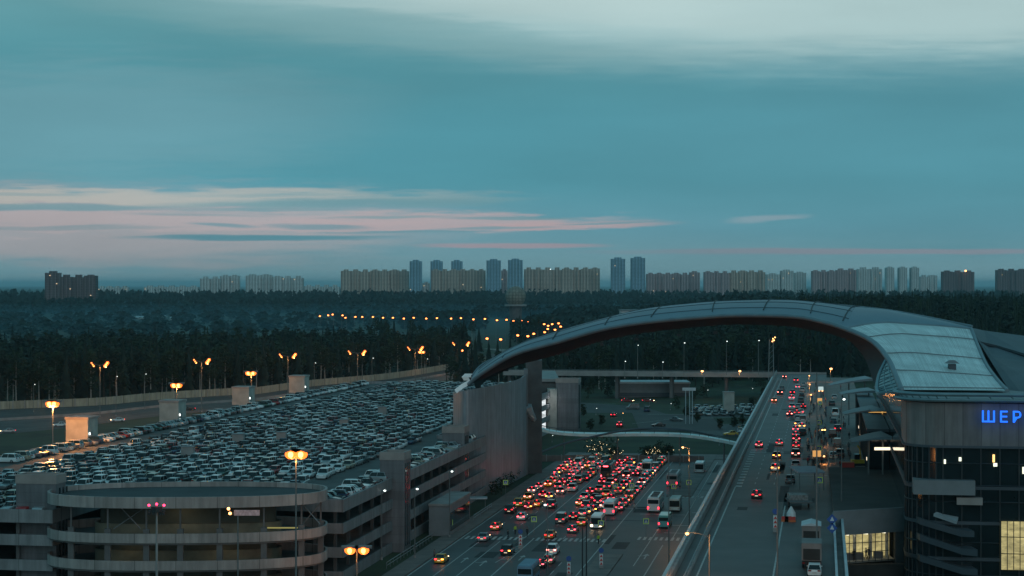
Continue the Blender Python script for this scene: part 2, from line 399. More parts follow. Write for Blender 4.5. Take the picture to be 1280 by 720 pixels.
def onroad(x, y, r=26):
    for p in loop:
        if (p.x-x)**2+(p.y-y)**2 < r*r: return True
    for p in ramp:
        if (p.x-x)**2+(p.y-y)**2 < r*r: return True
    return False
# noise wall
def ribbon_wall(name, pts, h, t, m, label, cat, posts=0, group=None):
    root = thing(name, pts[0], label, cat, group)
    mb = MB()
    for i in range(len(pts)-1):
        p, q = Vector(pts[i]), Vector(pts[i+1]); d = (q-p).normalized(); n = Vector((-d.y, d.x, 0))*t/2
        z0, z1 = Vector((0, 0, 0)), Vector((0, 0, h))
        vs = [p-n, q-n, q+n, p+n, p-n+z1, q-n+z1, q+n+z1, p+n+z1]
        mb.add(vs, [(3,2,1,0),(4,5,6,7),(0,1,5,4),(1,2,6,5),(2,3,7,6),(3,0,4,7)])
    mb.build('wall_panel', m, root)
    if posts:
        mp = MB(); L_ = 0
        for i in range(len(pts)-1):
            p, q = Vector(pts[i]), Vector(pts[i+1]); D = (q-p).length; k = 0
            while k*posts < D:
                c = p.lerp(q, k*posts/D); mp.box(c.x-.15, c.x+.15, c.y-.3, c.y+.3, c.z, c.z+h+.12); k += 1
        mp.build('wall_post', M['conc'], root)
    return root
ribbon_wall('noise_wall', wallc, 3.0, .3, panel_mat('noise_wall_panel', (.40, .36, .27), 5, 10, .12, .8), 'long pale noise wall between the highway and the dark forest', 'wall', posts=5)
med = [nearc[i].lerp(wallc[i], .5) for i in range(len(wallc))]
ribbon_wall('crash_barrier', med, .9, .25, M['conc'], 'concrete crash barrier down the middle of the left highway', 'barrier')

# ---------------------------------------------------------------- trees
def conifer_arrays(h, r, n, rnd, tiers=11):
    vs, fs = [], []
    for k in range(tiers):
        f0 = k/tiers; zc = h*(.14+.86*f0); rr = r*(1-f0)**.8*rnd.uniform(.8, 1.15)+.15
        m = max(5, int(n*(1-f0*.6)))
        for i in range(m):
            a = 2*math.pi*(i+rnd.random())/m; l = rr*rnd.uniform(.65, 1.1); dr = h*.075*rnd.uniform(.6, 1.3)
            ca, sa = math.cos(a), math.sin(a); w = l*.34
            b = len(vs)
            vs += [(0, 0, zc+dr*.9), (ca*l*.6-sa*w, sa*l*.6+ca*w, zc-dr*.4), (ca*l, sa*l, zc-dr), (ca*l*.6+sa*w, sa*l*.6-ca*w, zc-dr*.4)]
            fs += [(b, b+1, b+2), (b, b+2, b+3)]
    return vs, fs
def broad_arrays(h, r, n, rnd, z0=.3, sz=1.0):
    vs, fs = [], []
    lobes = [(rnd.uniform(-.5, .5)*r, rnd.uniform(-.5, .5)*r, h*rnd.uniform(z0+.15, .86), r*rnd.uniform(.35, .62)) for _ in range(9)]
    lobes.append((0, 0, h*.9, r*.4))
    for i in range(n):
        c = lobes[i % len(lobes)]
        u, v = rnd.uniform(0, 2*math.pi), rnd.uniform(-1, 1); q = math.sqrt(1-v*v); rad = c[3]*rnd.uniform(.6, 1.08)
        p = Vector((c[0]+rad*q*math.cos(u), c[1]+rad*q*math.sin(u), c[2]+rad*v*1.15))
        s = rnd.uniform(.35, .8)*sz; n1 = Vector((rnd.gauss(0, 1), rnd.gauss(0, 1), rnd.gauss(0, 1))).normalized()
        t = n1.cross(Vector((.3, .2, 1))).normalized(); w = n1.cross(t)
        b = len(vs); vs += [p+t*s, p+w*s*.7, p-t*s, p-w*s*.7]; fs += [(b, b+1, b+2, b+3)]
    return vs, fs
def make_tree(kind, seed):
    rnd = random.Random(seed)
    if kind == 'spruce':
        h = 24; vs, fs = conifer_arrays(h, 3.6, 16, rnd, 18); m = M['leafa']; nm = 'spruce_tree'
    elif kind == 'pine':
        h = 22; vs, fs = broad_arrays(h, 3.4, 420, rnd, .5); m = M['leafc']; nm = 'pine_tree'
    else:
        h = 20; vs, fs = broad_arrays(h, 4.2, 560, rnd, .2); m = M['leafb']; nm = 'birch_tree'
    root = thing(nm, (0, 0, -500), 'x', 'tree')
    mb = MB(); mb.add([Vector(v)+Vector((0, 0, -500)) for v in vs], fs); mb.build('crown', m, root)
    mb = MB(); mb.tube([(0, 0, -500), (.15, .1, -500+h*.4), (-.05, 0, -500+h*.9)], .28, 0, 6, .05)
    for k in range(5):
        a = rnd.uniform(0, 6.28); zz = -500+h*(.35+.1*k); mb.tube([(0, 0, zz), (math.cos(a)*2, math.sin(a)*2, zz+1.2)], .08, 0, 4, .03)
    mb.build('trunk', mat('birch_bark', (.35, .33, .30), .9, var=.4, scale=3) if kind == 'birch' else M['trunk'], root)
    return register(root)
TP = [make_tree(k, i) for i, k in enumerate(('spruce', 'spruce', 'pine', 'birch', 'birch', 'spruce'))]
KN = {'spruce_tree': 'dark pointed spruce', 'pine_tree': 'dark round-topped pine', 'birch_tree': 'dusky leafy birch'}
def join_stuff(name, protos, insts, label, cat, mats):
    """many copies of a few small meshes baked into one mesh (numpy)."""
    V, Fc, LS, MI = [], [], [], []; off = 0; lo = 0
    for k, (x, y, z, s, sz, rz, mo) in insts:
        v, fl, ls, mi = protos[k]
        c, n = math.cos(rz), math.sin(rz)
        q = np.empty_like(v); q[:, 0] = (v[:, 0]*c-v[:, 1]*n)*s+x; q[:, 1] = (v[:, 0]*n+v[:, 1]*c)*s+y; q[:, 2] = v[:, 2]*sz+z
        V.append(q); Fc.append(fl+off); LS.append(ls); MI.append(mi if mo is None else np.where(mi == 0, mo, mi)); off += len(v)
    V = np.concatenate(V); Fc = np.concatenate(Fc); LS = np.concatenate(LS); MI = np.concatenate(MI)
    me = bpy.data.meshes.new(name); me.vertices.add(len(V)); me.vertices.foreach_set('co', V.ravel().astype(np.float32))
    me.loops.add(len(Fc)); me.loops.foreach_set('vertex_index', Fc.astype(np.int32))
    me.polygons.add(len(LS)); st = np.concatenate([[0], np.cumsum(LS)[:-1]]); me.polygons.foreach_set('loop_start', st.astype(np.int32))
    for m in mats: me.materials.append(m)
    me.polygons.foreach_set('material_index', MI.astype(np.int32)); me.update(calc_edges=True)
    o = bpy.data.objects.new(name, me); C.objects.link(o)
    return tag(o, label, cat, kind='stuff')
def arr(vs, fs, mi=None):
    return (np.array([tuple(v) for v in vs], dtype=np.float64), np.array([i for f in fs for i in f]), np.array([len(f) for f in fs]), np.zeros(len(fs), int) if mi is None else np.array(mi))
rnd = random.Random(3)
TPR = [arr(*conifer_arrays(24, 3.6, 8, rnd, 9)), arr(*conifer_arrays(21, 3.2, 7, rnd, 8)), arr(*broad_arrays(20, 4, 90, rnd, .2, 1.9)), arr(*broad_arrays(22, 3.6, 80, rnd, .3, 1.8)), arr(*broad_arrays(17, 4.2, 90, rnd, .1, 2.0))]
FTR = [arr(*conifer_arrays(20, 4.5, 5, rnd, 4)), arr(*broad_arrays(17, 7, 34, rnd, .1, 4.5)), arr(*broad_arrays(15, 9, 34, rnd, .05, 5))]
# front edge of the forest: individual trees
def wall_y(px):
    for (x0, y0), (x1, y1) in zip(wall_px, wall_px[1:]):
        if x0 <= px <= x1: return y0+(y1-y0)*(px-x0)/(x1-x0)
    return 449
front = []
for i in range(150):                        # left forest edge right behind the noise wall
    px = -8+i*(598/150)+R.uniform(-3, 3); D = H*F/(wall_y(px)-356)+R.uniform(6, 34)
    front.append((px, D, R.choice((3, 4, 3, 2, 0, 1))))
for i in range(46):                         # trees around the far loop
    px = R.uniform(470, 735); D = R.choice((R.uniform(1150, 1240), R.uniform(1380, 1560)))
    front.append((px, D, R.choice((3, 4, 2, 0))))
for i in range(100):                        # trees behind the far bridge, under the arch and behind the terminal
    px = 560+i*7.4+R.uniform(-4, 4); D = R.uniform(800, 850)
    front.append((px, D, R.choice((0, 1, 5, 3, 2))))
cells = {}
TREEPOS = []
for px, D, k in sorted(front):
    x = (px-640)/F*D
    if onroad(x, D, 14): continue
    TREEPOS.append((x, D))
    sec = 'behind the noise wall' if px < 590 and D < 1130 else ('by the far highway loop' if D > 1100 else 'behind the far bridge and terminal')
    cells.setdefault(sec, []).append((x, D, k))
for sec, L_ in cells.items():
    cnt = {}
    for x, D, k in L_:
        nm = TP[k].name.split('.')[0]; cnt[nm] = cnt.get(nm, 0)+1
        t = dup(TP[k], (x, D, hz(x, D)-.1), R.uniform(0, 6.28), '%s %s, %s of its kind from the left' % (KN[nm], sec, 'first' if cnt[nm] == 1 else od(cnt[nm]-1)),
                'trees '+sec, scale=(1.0, 1.0, R.uniform(.72, 1.06)))
for t in TP:
    for c, gs in KIDS[t.name]: bpy.data.objects.remove(c)
    bpy.data.objects.remove(t)
# the mass of the forest behind them
ins = []
D = 745.0
while D < 1500:
    st = 6.2+(D-745)*.006; x = -.30*D
    while x < .32*D:
        px = x/D*F+640+R.uniform(-1, 1)
        X, Y = x+R.uniform(-2.5, 2.5), D+R.uniform(-3.5, 3.5)
        ok = True
        if px < 600 and Y < H*F/(wall_y(px)-356)+30: ok = False
        if px >= 600 and Y < 835: ok = False
        if 588 < px < 720 and 780 < Y < 1330: ok = False
        if px < 330 and Y > 1130+px*.2: ok = False
        if 330 <= px < 640 and Y > 1230: ok = False
        if onroad(X, Y, 22): ok = False
        if ok:
            big = 1.0 if px > 1000 else .86
            ins.append((R.choice((0, 2, 3, 4, 2, 3, 4, 1)) if px < 950 else R.choice((0, 1, 0, 1, 3)), (X, Y, hz(X, Y)-.1, R.uniform(.8, 1.15), R.uniform(.72, 1.12)*big, R.uniform(0, 6.28), R.choice((0, 1, 2)))))
        x += st
    D += st*1.25
join_stuff('forest', TPR, ins, 'dark mixed forest stretching behind the highway and the terminal', 'forest', [M['leafa'], M['leafb'], M['leafc']])
# hazy far woods in strips with open fields between
ins = []
def woods(D0, D1, px0, px1, step, dens=1.0, hs=1.0):
    D = D0
    while D < D1:
        x = (px0-640)/F*D
        while x < (px1-640)/F*D:
            if R.random() < dens:
                ins.append((R.choice((0, 1, 2, 1)), (x+R.uniform(-5, 5), D+R.uniform(-8, 8), hz(x, D)-.3, R.uniform(.8, 1.3), hs*R.uniform(.75, 1.2), R.uniform(0, 6.28), None)))
            x += step
        D += step*1.8
woods(1900, 2030, 505, 605, 10); woods(1500, 1760, 665, 800, 8.5)
woods(1800, 2100, 700, 960, 10, .9, 1.2); woods(1520, 1700, 900, 1300, 9, .9); woods(2500, 2640, 600, 960, 12, .8)
woods(1560, 1700, -30, 330, 13, .5, .8); woods(1850, 1900, -30, 480, 12, .6, .7); woods(2100, 2380, -30, 560, 15, .35, .75); woods(2650, 2980, -30, 640, 16, .55, .8); woods(3080, 3260, -40, 1320, 13, .85, 1.25); woods(3750, 4080, -40, 1320, 15, .95, 1.75); woods(5000, 5200, -40, 1320, 20, .9); woods(6800, 7000, -60, 1340, 26, .9)
woods(10500, 10700, -60, 1340, 45, 1, 1.2)
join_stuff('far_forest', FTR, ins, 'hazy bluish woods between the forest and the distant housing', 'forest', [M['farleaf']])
# sheds and glasshouses in the fields
for i, (x0, x1, yt, yb, D) in enumerate(((160, 186, 378, 381, 2450), (186, 205, 378.5, 381, 2500), (212, 239, 379.5, 382, 2400), (418, 423, 377, 380, 2600), (865, 900, 361.5, 364, 3300), (1005, 1055, 365, 368, 2700), (96, 112, 380.5, 382.5, 2400))):
    a = P(x0, yb, D); b = P(x1, yt, D); z1 = 3
    root = thing('storage_shed', (a.x, D, 0), 'low pale shed in the hazy fields, %s from the left' % ['second', 'third', 'fourth', 'fifth', 'sixth', 'last', 'first'][i], 'shed', 'sheds in the fields')
    mb = MB(); mb.box(a.x, b.x, D, D+25, 0, 2.6); mb.build('wall', M['conclight'], root)
    mb = MB(); mb.loft([[(a.x-.5, D-.5, 2.62), (a.x-.5, D+12, 4.2), (a.x-.5, D+25.5, 2.62)], [(b.x+.5, D-.5, 2.62), (b.x+.5, D+12, 4.2), (b.x+.5, D+25.5, 2.62)]]); mb.build('roof', M['canopy'], root)

# ---------------------------------------------------------------- distant housing
def block(px0, px1, top, D, m, label, cat, steps=1, tower=False, depth=18):
    x0, x1 = (px0-640)/F*D, (px1-640)/F*D; zt = H-(top-356)/F*D
    root = thing('apartment_tower' if tower else 'apartment_block', (x0, D, 0), label, cat, 'distant apartment buildings')
    mb = MB(); n = steps; w = (x1-x0)/n
    for i in range(n):
        dz = R.uniform(-2.5, 1.5) if n > 1 else 0; dy = (i % 2)*4
        mb.box(x0+i*w+.02, x0+(i+1)*w-.02, D+dy, D+depth, -1, zt+dz)
    mb.build('wall', m, root)
    for i in range(n):
        mb = MB(); mb.box(x0+(i+.25)*w, x0+(i+.75)*w, D+5, D+depth-4, zt-4, zt+3.2); mb.build('roof_house', m, root)
    # stairwell strips and loggias standing proud of the wall
    mb = MB(); k = max(2, int((x1-x0)/11))
    for i in range(k):
        c = x0+(i+.5)*(x1-x0)/k; mb.box(c-1.6, c+1.6, D-1.4, D-.02, 0, zt-3)
    mb.build('balcony_stack', m, root)
    for q in range(R.choice((0, 1, 2, 3)) if not tower else R.choice((0, 1))):
        wx, wz = R.uniform(x0+2, x1-2), R.uniform(25, zt-4); MB().box(wx-.9, wx+.9, D-1.6, D-1.45, wz, wz+1.4).build('lit_window', emat('far_window', (1, .7, .4), 1.2), root)
    return root
B = [(56, 74, 341, 3300, 'h_brown', 'dark brown apartment block, the tall left end of the leftmost pair', 0, 1), (74, 120, 345.5, 3310, 'h_brown', 'dark brown apartment block, long right part of the leftmost pair', 0, 3),
 (250, 275, 347.5, 4300, 'h_white', 'pale low apartment block, first of the grey-white group on the left', 0, 2), (275, 299, 345, 4320, 'h_white', 'pale apartment block, second of the grey-white group', 0, 2),
 (307, 340, 344.5, 4300, 'h_white', 'pale apartment block, third of the grey-white group', 0, 2), (340, 379, 346.5, 4300, 'h_white', 'pale long apartment block, last of the grey-white group', 0, 3),
 (426, 511, 338.5, 4200, 'h_beige', 'long beige apartment slab left of the first tower', 0, 7), (512, 527, 326.5, 4150, 'h_blue', 'slim blue tower, first of the towers from the left', 1, 1),
 (538, 553, 326.5, 4400, 'h_blue', 'slim blue tower, second of the towers, behind a beige slab', 1, 1), (564, 578, 326.5, 4420, 'h_blue', 'slim blue tower, third of the towers, behind a beige slab', 1, 1),
 (539, 607, 338, 4180, 'h_beige', 'beige apartment slab in front of two slim towers', 0, 6), (608, 626, 325.5, 4100, 'h_blue', 'broad blue tower, left one above the radar dome', 1, 1),
 (635, 653.5, 325, 4100, 'h_blue', 'broad blue tower, right one above the radar dome', 1, 1), (655, 750, 336, 4180, 'h_beige', 'long beige apartment slab right of the dome towers', 0, 8), (626.5, 634.5, 338, 4300, 'h_pink', 'narrow strip of housing between the two dome towers', 0, 1),
 (764, 781.5, 323.5, 4100, 'h_blue', 'blue tower, left one of the lone pair right of centre', 1, 1), (789, 806.5, 322.5, 4100, 'h_blue', 'blue tower, right one of the lone pair right of centre', 1, 1),
 (808, 862, 342.5, 4600, 'h_pink', 'low pinkish housing row beside the lone tower pair', 0, 5), (862, 875, 340.5, 4650, 'h_pink', 'small pinkish block ending the low row', 0, 1),
 (880, 912, 340.5, 4500, 'h_pink', 'pinkish slab, left part of the wide group over the arch', 0, 3), (912, 957, 339.5, 4520, 'h_beige', 'beige slab, right part of the wide group over the arch', 0, 4),
 (958, 975, 343, 4900, 'h_white', 'pale small block over the arch top', 0, 1), (976, 992, 338.5, 4900, 'h_white', 'pale taller block over the arch top', 0, 1), (993, 1008, 341, 5000, 'h_white', 'pale lower block right of the arch top', 0, 1),
 (1015, 1045, 339, 4900, 'h_pink', 'pinkish apartment slab above the right arch shoulder', 0, 3), (1045, 1071, 337, 5000, 'h_pink', 'taller pinkish slab above the right arch shoulder', 0, 2),
 (1072, 1103, 335.5, 5200, 'h_white', 'pale wide slab left of three small towers', 0, 2), (1108, 1118, 334.5, 5500, 'h_white', 'hazy small tower, left one of three', 1, 1), (1124, 1134, 334.5, 5500, 'h_white', 'hazy small tower, middle one of three', 1, 1),
 (1139, 1149, 334.5, 5500, 'h_white', 'hazy small tower, right one of three', 1, 1), (1150, 1172, 345, 5600, 'h_white', 'hazy low block beside the three small towers', 0, 2),
 (1178, 1218, 339.5, 4900, 'h_brown', 'dim block with a bright rooftop light on the right', 0, 3), (1246, 1284, 337.5, 4900, 'h_brown', 'dim block at the right edge of the skyline', 0, 3),
 (122, 160, 359, 4700, 'h_white', 'faint low housing strip right of the brown blocks', 0, 4), (180, 248, 358.5, 4800, 'h_white', 'faint low housing strip left of the pale group', 0, 5), (380, 424, 357.5, 4800, 'h_white', 'faint low housing strip left of the beige slab', 0, 4), (528, 537, 354, 4200, 'h_white', 'tiny pale building between the first two towers', 0, 1)]
for px0, px1, top, D, m, lb, tw, st in B: bb = block(px0, px1, top, D, M[m], lb, 'tower block' if tw else 'apartment block', st, bool(tw), 26 if tw else 18)
o = MB().sphere(P(1207, 338.5, 4890), 2.6).build('rooftop_light', M['warmlamp']); tag(o, 'bright light on the roof of the dim right block', 'light')
o = MB().sphere(P(688, 336.5, 4170), 1.0).build('rooftop_light', M['coolamp']); tag(o, 'small light on the roof of the long beige slab', 'light')
# radar dome
D = 1750; c = P(644.5, 370.5, D)
root = thing('radar_dome', (c.x, D, 0), 'round pale radome on a tower beyond the far highway', 'radar dome')
MB().sphere(c, 9.8, nu=20, nv=14).build('dome', panel_mat('dome_panel', (.30, .27, .22), 3, 3, .2, .7), root)
MB().tube([(c.x, c.y, 0), (c.x, c.y, c.z-8.5)], 6, n=12).build('shaft', M['concd'], root)
MB().tube([(c.x, c.y, c.z-9.2), (c.x, c.y, c.z-7.5)], 10.5, n=20).build('platform', M['conc'], root)
# box building above the forest
a = P(777, 389, 1180); b = P(805, 389, 1180)
root = thing('tall_shed', (a.x, 1180, 0), 'pale windowless building rising above the trees behind the arch', 'building')
MB().box(a.x, b.x, 1180, 1205, 0, a.z).build('wall', M['canopy'], root)
MB().box(a.x-.4, b.x+.4, 1179.6, 1205.4, a.z, a.z+.8).build('roof_edge', M['greyb'], root)

# ---------------------------------------------------------------- street lamps
def pt_light(loc, col, w, size=.3, spot=False):
    l = bpy.data.lights.new('lamp_light', 'SPOT' if spot else 'POINT'); l.color = col; l.energy = w; l.shadow_soft_size = size
    if spot: l.spot_size = math.radians(150); l.spot_blend = .6
    o = bpy.data.objects.new('lamp_light', l); C.objects.link(o); o.location = loc; return o
SOD = (1, .38, .10)
def lamp(px, base, head, offs, label, group, z=0.0, m='sodium', r=.09, hs=.34, light=0, dz=(0, 0), tilt=.3, mast='polem', name='street_lamp', ball=False):
    g = G(px, base, z); D = g.y; h = (base-head)*D/F
    root = thing(name, g, label, 'street lamp', group)
    MB().tube([g, g+Vector((0, 0, h))], r*1.3, 0, 8, r*.7).build('pole', M[mast], root)
    mb = MB(); mb.tube([g, g+Vector((0, 0, .5))], r*2.2, 0, 8); mb.build('pole_base', M['conc'], root)
    ma = MB()
    for k, of in enumerate(offs):
        dx = of*D/F; t = Vector((dx, 0, h+dz[min(k, len(dz)-1)]+.25))
        ma.tube([g+Vector((0, 0, h-.3)), g+Vector((dx*.5, 0, h+.15)), g+t], r*.5, 0, 5)
    ma.build('arm', M[mast], root)
    for k, of in enumerate(offs):
        dx = of*D/F; t = g+Vector((dx, 0, h+dz[min(k, len(dz)-1)]+.2)); s = 1 if of >= 0 else -1
        mb = MB(); mb.box(t.x-hs*1.5, t.x+hs*1.5, t.y-hs*.6, t.y+hs*.6, t.z, t.z+hs*.45); hd = mb.build('lamp_head', M[mast], root)
        if m == 'sodium' and not ball and len(offs) == 2 and base < 600:
            rr_ = .58 if of >= 0 else .3
            for q in (-1, 0, 1):
                c = t+Vector((s*.42*q, -.1, .55*q-.1)); MB().sphere(c, rr_, nu=8, nv=6).build('lamp_lens', M[m], hd)  # spheres larger than a real lens, imitating the orange glare
                MB().sphere(c+Vector((0, -rr_*.7, 0)), rr_*.45, nu=6, nv=5).build('glare_core', M['sodcore'], hd)  # bright core set in front for the glare's white-hot centre
        else:
            mb = MB(); mb.sphere(t-Vector((0, .0, hs*.35)), hs, nu=8, nv=6, sz=.8); ln = mb.build('lamp_lens', M[m], root)  # a large hs swells the lens to imitate glare
            if m == 'sodium': MB().sphere(t+Vector((0, -hs*.6, -hs*.35)), hs*.5, nu=8, nv=6).build('glare_core', M['sodcore'], ln)  # hot centre of the glare, added on the viewer's side
    if light:
        for k, of in enumerate(offs): 
            t = g+Vector((of*D/F, -.1, h-1.0)); q = pt_light(t-root.location, SOD if m.startswith('sod') or m == 'warmlamp' else (.8, .9, 1), light/len(offs)); q.parent = root
    return root
ZD_ = 12.0
gh = 'double-armed lamps along the left highway'
for i, (px, hd, bs, a, b) in enumerate(((125, 456, 521, -9, 8), (252, 452, 515, -8, 8), (360, 445, 497, -9, 8), (447, 441, 489, -10, 8), (519, 436, 482, -8, 8), (576, 430, 470, -9, 9))):
    lamp(px, bs, hd, (a, b), 'tall double-armed highway lamp, %s from the left beside the noise wall' % ('first' if i == 0 else od(i)), gh, hs=.42, r=.13, light=4500)
MB_ = None
for i, (px, hd, bs, z, pw, lb) in enumerate(((66, 504, 560, 13, 15000, 'lit orange lamp on the roof car park left of the orange-lit stair cube'), (221, 481, 512, 13, 5000, 'lit orange lamp rising behind the second stair cube'),
      (314, 466, 492, 13, 4000, 'lit orange lamp above the third stair cube'), (527, 440, 483, 0, 600, 'lamp with reddish pole before the noise wall'), (576, 438, 464, 0, 600, 'orange lamp before the noise wall beside the arch'))):
    lamp(px, bs, hd, (-3.5, 2.5) if i < 3 else (-2, 2), lb, None, z=ZD_ if i < 3 else z, hs=.95 if i < 3 else .8, light=pw, ball=True)
lamp(370, 790, 567, (-6, 6.5), 'tall twin lamp with two orange heads in front of the oval ramp', None, hs=.85, light=900, r=.12)
lamp(446, 760, 687, (-8.5, 8.5), 'low twin lamp with two glaring heads at the bottom edge', None, hs=.8, light=500, r=.1)
for i, (px, hd, bs) in enumerate(((42, 481, 515), (145, 471, 520), (181, 468, 512), (393, 454, 497), (465, 448, 490), (533, 449, 480))):
    lamp(px, bs, hd, (1.5,), 'thin single lamp among the highway lamps, %s from the left' % ('first' if i == 0 else od(i)), 'thin single lamps by the highway', m='coolamp', hs=.16, r=.08)
far = [(401, 395, 417), (409, 394, 417), (417, 393, 417), (427, 394, 418), (433, 397, 418), (443, 396, 418), (454, 396, 419), (465, 396, 419), (480, 397, 420), (490, 397, 420), (506, 398, 421), (516, 397, 421), (534, 398, 422), (545, 397.5, 422),
       (565, 398, 424), (575, 397.5, 424), (593, 399, 425), (605, 398.5, 425), (620, 400, 426), (632, 399.5, 426), (643, 401, 427), (654, 401, 427), (659.5, 402, 427), (674, 403, 426), (679, 405, 428), (684, 407, 430), (689, 405, 428), (686, 411, 434), (682, 415, 437), (697, 404, 429), (702, 408, 432), (695, 412, 434), (610, 423, 448), (627, 424, 448), (646, 419, 444), (666, 417, 442), (661, 420, 446)]
for i, (px, hd, bs) in enumerate(sorted(far)):
    lamp(px, bs, hd, (1.2,) if i % 2 else (-1.2,), 'orange lamp of the distant curving highway row, %s from the left' % ('first' if i == 0 else od(i)), 'distant highway lamp row', m='sodium2', hs=.8, r=.14)

# ---------------------------------------------------------------- vehicles
def car_meshes(kind):
    """profile stations along y (front at -y): (y, z_belt, half width). cabin: base y0,y1, roof y0,y1, heights."""
    if kind == 'sedan': L_, w, zb, zr, cab = 4.5, .88, .88, 1.43, (-.75, 1.75, -.15, 1.0)
    elif kind == 'hatchback': L_, w, zb, zr, cab = 4.0, .86, .92, 1.48, (-.85, 1.9, -.3, 1.45)
    elif kind == 'suv': L_, w, zb, zr, cab = 4.7, .95, 1.05, 1.75, (-.9, 2.25, -.35, 1.85)
    else: L_, w, zb, zr, cab = 5.0, .98, 1.10, 2.05, (-1.6, 2.45, -.9, 2.35)
    hl = L_/2
    body = MB(); rings = []
    if kind == 'sedan': prof = [(-hl, .62, .80), (-hl+.12, .70, .90), (-hl+.7, .78, .97), (cab[0], .90, 1), (cab[1], .92, 1), (hl-.12, .90, .93), (hl, .70, .84)]
    else: prof = [(-hl, .65, .80), (-hl+.12, .75*zb/.9, .90), (-hl+.7, .88*zb, .97), (cab[0], zb*.98, 1), (cab[1]-.1, zb, 1), (hl-.06, zb*.98, .95), (hl, zb*.7, .88)]
    for y, zt, wf in prof:
        W_ = w*wf
        rings.append([(-W_*.92, y, .22), (-W_, y, .45), (-W_*.98, y, zt-.1), (-W_*.88, y, zt), (W_*.88, y, zt), (W_*.98, y, zt-.1), (W_, y, .45), (W_*.92, y, .22)])
    body.loft(rings)
    y0, y1, r0, r1 = cab; wr = w*.76
    # roof panel and pillars belong to the painted body
    body.loft([[(-wr, r0, zr-.05), (-wr*.9, r0+.05, zr), (wr*.9, r0+.05, zr), (wr, r0, zr-.05)], [(-wr*1.02, (r0+r1)/2, zr-.02), (-wr*.92, (r0+r1)/2, zr+.03), (wr*.92, (r0+r1)/2, zr+.03), (wr*1.02, (r0+r1)/2, zr-.02)],
               [(-wr, r1, zr-.05), (-wr*.9, r1-.05, zr), (wr*.9, r1-.05, zr), (wr, r1, zr-.05)]])
    for s in (-1, 1):
        for (ya, yb) in ((y0+.08, r0), ((y0+y1)/2-.1, (r0+r1)/2-.05), (y1-.08, r1)):
            body.tube([(s*w*.865, ya, zb-.03), (s*wr*1.0, yb, zr-.03)], .045, 0, 4)
    gl = MB(); e = .02
    gl.loft([[(-w*.86, y0, zb-.02), (w*.86, y0, zb-.02), (w*.86, y1, zb-.02), (-w*.86, y1, zb-.02)], [(-wr*.985, r0+e, zr-.045), (wr*.985, r0+e, zr-.045), (wr*.985, r1-e, zr-.045), (-wr*.985, r1-e, zr-.045)]])
    for s in (-1, 1): body.box(s*(w+.02)-.08, s*(w+.02)+.08, y0+.25, y0+.38, zb, zb+.13)      # mirrors
    return L_, w, zb, zr, body, gl
CARS = {}
def make_car(kind, state):
    L_, w, zb, zr, body, gl = car_meshes(kind); hl = L_/2
    nm = {'sedan': 'parked_car', 'hatchback': 'parked_car', 'suv': 'parked_car', 'van': 'parked_van'}[kind] if state == 'off' else ('car' if kind != 'van' else 'van')
    root = thing(nm, (0, 0, 0), 'x', 'van' if kind == 'van' else 'car')
    body.build('body', PAINT['white'], root); gl.build('windows', M['cglass'], root)
    wheels = []
    for sx in (-1, 1):
        for y in (-hl*.62, hl*.60):
            mb = MB(); mb.tube([(sx*w*.80, y, .32), (sx*w*1.01, y, .32)], .32, 0, 12); wh = mb.build('wheel', M['tyre'], root)
            mb = MB(); mb.tube([(sx*w*1.0, y, .32), (sx*w*1.02, y, .32)], .19, 0, 8); mb.build('rim', M['chrome'], wh)
    on = state != 'off'; tm = {'off': M['tailoff'], 'on': M['tail'], 'brake': M['brake']}[state]
    for s in (-1, 1):
        k = .9 if on else 1
        zt = .78 if kind == 'sedan' else zb*.88
        MB().box(s*w*.66-.19*k, s*w*.66+.19*k, hl-.03, hl+.05, zt-.10*k, zt+.07*k).build('taillight', tm, root)
        MB().box(s*w*.64-.17, s*w*.64+.17, -hl-.04, -hl+.06, .60, .72).build('headlight', M['head'] if on else M['lampoff'], root)
    if state == 'brake': MB().box(-.11, .11, hl-.2 if kind != 'sedan' else 1.25, hl+.02 if kind != 'sedan' else 1.45, zr-.10, zr-.04).build('brake_strip', M['tail'], root)
    MB().box(-.26, .26, hl+.0, hl+.04, .50, .62).build('number_plate', M['platelit'] if on else M['plate'], root)
    MB().box(-w*.7, w*.7, -hl-.03, -hl+.05, .30, .50).build('grille', M['dark'], root)
    return register(root)
for kind in ('sedan', 'hatchback', 'suv', 'van'):
    for state in ('off', 'on', 'brake'):
        CARS[kind, state] = make_car(kind, state)
PROTOS = list(CARS.values())
def put_car(kind, state, loc, rz, colour, label, group, full=True):
    c = dup(CARS[kind, state], loc, rz, label, group, skip=() if full else ('number_plate', 'rim', 'grille'))
    if colour != 'white': repaint(c, ('body',), PAINT[colour])
    if state != 'off':
        tl = [q for q in c.children if q.name.startswith('taillight')]; u = R.random()
        mm = M['tailb'] if u < .22 else (M['taild'] if u < .5 else None)
        for q in tl:
            if mm: q.material_slots[0].link = 'OBJECT'; q.material_slots[0].material = mm
        if u > .88: tl[0].material_slots[0].link = 'OBJECT'; tl[0].material_slots[0].material = M['amber']
        if u > .94: tl[1].material_slots[0].link = 'OBJECT'; tl[1].material_slots[0].material = M['amber']
    return c
COLW = ['white']*26+['silver']*30+['grey']*16+['black']*18+['dark blue']*4+['red']*3+['beige']*4+['green']*2+['brown']*3
KW = ['sedan']*10+['hatchback']*6+['suv']*7
